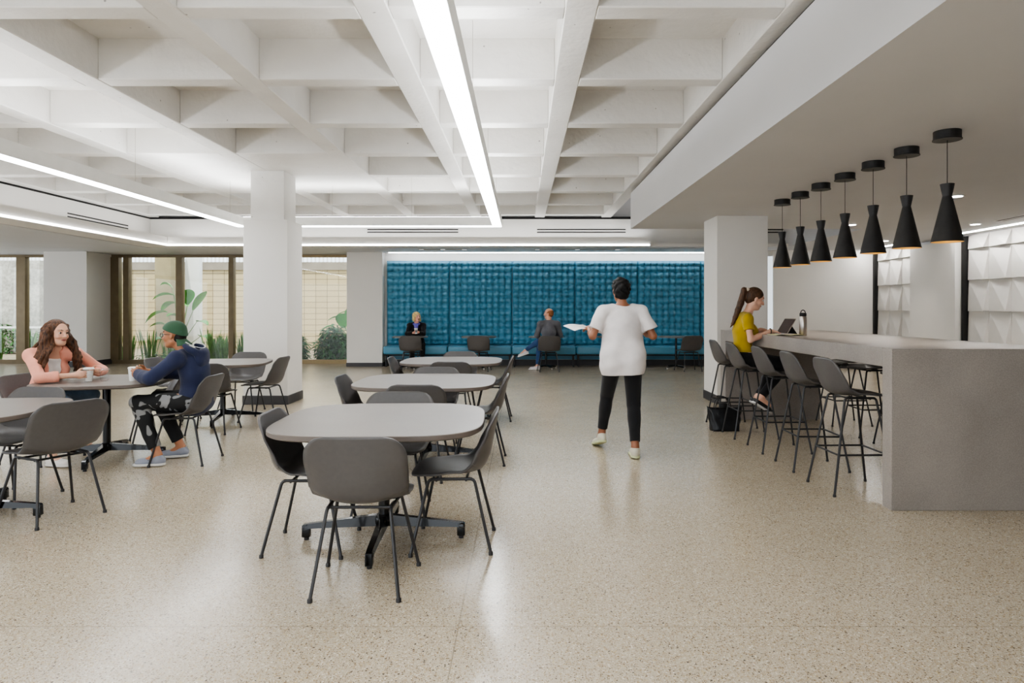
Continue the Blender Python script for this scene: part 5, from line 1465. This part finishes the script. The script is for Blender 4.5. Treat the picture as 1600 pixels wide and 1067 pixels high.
# ---- man in grey jacket on the chair --------------------------------------------
def man_grey():
    t = thing('person', 'ginger-haired man in a grey jacket and jeans sitting with legs crossed, seen from behind', 'person')
    J = dict(pelvis=(0.60, 14.87, 0.57), chest=(0.60, 14.86, 0.87), neck=(0.60, 14.90, 1.10), head=(0.60, 14.93, 1.265),
             shL=(0.42, 14.84, 1.04), shR=(0.79, 14.90, 1.04), elL=(0.34, 14.92, 0.80), elR=(0.86, 15.06, 0.80), wrL=(0.385, 15.13, 0.755), wrR=(0.64, 15.20, 0.76),
             hipL=(0.51, 14.90, 0.555), hipR=(0.69, 14.93, 0.555), knL=(0.40, 15.18, 0.52), knR=(0.42, 15.12, 0.69), anL=(0.36, 15.17, 0.095), anR=(0.08, 15.16, 0.43),
             toL=(0.22, 15.17, 0.03), toR=(-0.08, 15.18, 0.35))
    p = Person(J, (-0.95, 0.30, 0), (0, 0, 1), 1.03, False, 1.02)
    p.body(SKIN, (218, 164, 138), 'body', t, dict(d=(-0.1, 0.8, -0.4), n=(1, 0, -0.3), side=(0, 0, 1), curl=0.5), dict(d=(-0.8, 0.3, -0.2), n=(0, 0, -1), side=(0, 1, 0), curl=0.4), h=0.008, brow=(130, 80, 50))
    S = SDF(0.020); p.torso(S); p.arm(S, 'L', t1=0.95, flat=True); p.arm(S, 'R', t1=0.95, flat=True); S.ell(p.J['pelvis'], [0.12, 0.165, 0.12], p.pf, 0.05)
    S.clip(p.J['neck']+V3(0, 0, 0.035), (0, 0, 1), 0.2)
    S.mesh('grey_jacket', 0.009, cloth('grey_wool', srgb(104, 104, 110)), t, wrinkle(0.005, 18, 4))
    S = SDF(0.010); S.ell(p.J['pelvis'], [0.11, 0.155, 0.10], p.pf, 0.04)
    for q in 'LR': p.leg(S, q, 0.93, flat=True)
    S.clip(p.J['pelvis']+p.up*0.07, p.up, 0.17); S.mesh('jeans', 0.009, cloth('blue_denim', srgb(58, 84, 128), var=0.15), t, wrinkle(0.003, 24, 2))
    wm = cloth('white_trainer', srgb(215, 208, 210)); ws = mat('white_trainer_sole', srgb(225, 223, 220), 0.5)
    shoe(p.J['anL'], p.J['toL'], t, wm, ws)
    shoe(p.J['anR'], p.J['toR'], t, wm, ws, up=(-0.3, 0.1, 0.95))
    f, l, u = p.H; C = p.J['head']; Q = lambda a, b_, c: C+f*a+l*b_+u*c
    S = SDF(); S.ell(Q(-0.018, 0, 0.030), [0.096, 0.078, 0.083], p.H, 0.02); S.ell(Q(-0.05, 0, -0.01), [0.05, 0.066, 0.065], p.H, 0.03)
    S.ell(Q(0.10, 0, 0.0), [0.095, 0.075, 0.11], p.H, 0.012, sub=True)
    S.mesh('hair', 0.007, hairmat('short_ginger_hair', srgb(120, 72, 44), srgb(170, 112, 72)), t)
    to_local(t, (0.60, 14.90, 0))
man_grey()

# ---- walking person --------------------------------------------------------------
def walker():
    t = thing('person', 'person in a loose white tee and black leggings walking away holding a sheet of paper', 'person')
    X = 0.97
    J = dict(pelvis=(X, 6.45, 0.93), chest=(X, 6.46, 1.22), neck=(X, 6.48, 1.415), head=(X-0.01, 6.51, 1.565),
             shL=(X-0.185, 6.47, 1.365), shR=(X+0.185, 6.47, 1.365), elL=(X-0.29, 6.44, 1.13), elR=(X+0.29, 6.44, 1.13), wrL=(X-0.30, 6.66, 1.20), wrR=(X+0.20, 6.68, 1.18),
             hipL=(X-0.09, 6.45, 0.90), hipR=(X+0.09, 6.43, 0.90), knL=(X-0.12, 6.56, 0.50), knR=(X+0.10, 6.42, 0.48), anL=(X-0.20, 6.30, 0.17), anR=(X+0.09, 6.27, 0.095),
             toL=(X-0.24, 6.42, 0.03), toR=(X+0.10, 6.46, 0.03))
    J['anL'] = (X-0.17, 6.72, 0.14); J['toL'] = (X-0.22, 6.88, 0.03); J['knL'] = (X-0.12, 6.70, 0.53)
    p = Person(J, (-0.15, 0.98, -0.06), (0, 0, 1), 1.05, True, 0.99)
    p.body(SKIN, (150, 100, 74), 'body', t, dict(d=(-0.35, 0.9, 0.05), n=(0.5, 0, -0.8), side=(0.6, 0, 0.5), curl=0.35), dict(d=(-0.6, 0.8, 0), n=(-0.7, 0, -0.6), side=(-0.4, 0, 0.8), curl=0.4), brow=(24, 18, 16))
    S = SDF(0.016); p.torso(S, 0.03); S.ell(p.J['pelvis']+V3(0, 0, -0.04), [0.150, 0.190, 0.42], p.pf, 0.04); S.ell((p.J['pelvis']+p.J['chest'])/2+V3(0, 0, 0.05), [0.115, 0.165, 0.27], p.cf, 0.04)
    for q in 'LR':
        a, e = p.J['sh'+q], p.J['el'+q]; S.cap(a, a+(e-a)*0.74, 0.042, 0.060, 0.02, True)
    [S.ell(p.J['hip'+q]-p.pf[0]*0.05, [0.105, 0.105, 0.16], None, 0.06) for q in 'LR']; S.clip(p.J['pelvis']-V3(0, 0, 0.165), (0.05, 0, -1)); S.ell(p.J['neck']+V3(0, 0.01, 0.045), [0.095, 0.095, 0.062], None, 0.015, sub=True)
    S.mesh('loose_tee', 0.0072, cloth('white_jersey', srgb(226, 220, 218)), t, wrinkle(0.007, 16, 0.7))
    S = SDF(0.010); S.ell(p.J['pelvis'], [0.11, 0.155, 0.10], p.pf, 0.04)
    for q in 'LR': p.leg(S, q, 0.86, flat=True)
    S.clip(p.J['pelvis']+p.up*0.07, p.up, 0.17); S.mesh('black_leggings', 0.0075, cloth('black_knit', srgb(30, 30, 32)), t)
    sm = cloth('pale_trainer', srgb(206, 202, 184)); ws = mat('pale_lime_sole', srgb(206, 210, 168), 0.5)
    shoe(p.J['anR'], p.J['toR'], t, sm, ws)
    fL = nrm(p.J['toL']-p.J['anL']); 
    shoe(p.J['anL'], p.J['toL'], t, sm, ws, up=(0.0, 0.30, 0.95))
    f, l, u = p.H; C = p.J['head']; Q = lambda a, b_, c: C+f*a+l*b_+u*c
    S = SDF(); S.ell(Q(-0.018, 0, 0.040), [0.102, 0.085, 0.090], p.H, 0.02); S.ell(Q(-0.05, 0, -0.02), [0.055, 0.075, 0.07], p.H, 0.03)
    S.ell(Q(0.115, 0, -0.012), [0.095, 0.070, 0.09], p.H, 0.012, sub=True)
    S.mesh('hair', 0.006, hairmat('short_black_hair', srgb(12, 10, 10), srgb(26, 22, 20), 60), t, wrinkle(0.006, 60, 1))
    to_local(t, (X, 6.5, 0))
    pp = [[(-0.11+0.22*i/6, -0.15+0.30*j/6, 0.012*math.sin(i*0.8)) for j in range(7)] for i in range(7)]
    o = grid_mesh('paper_sheet', pp, mat('white_paper', srgb(235, 233, 230), 0.7), None, thick=0.0015)
    o.location = (X-0.39, 6.80, 1.205); o.rotation_euler = (R(8), R(-6), R(18))
    tag(o, 'white sheet of paper held flat by the walking person', 'paper')
walker()
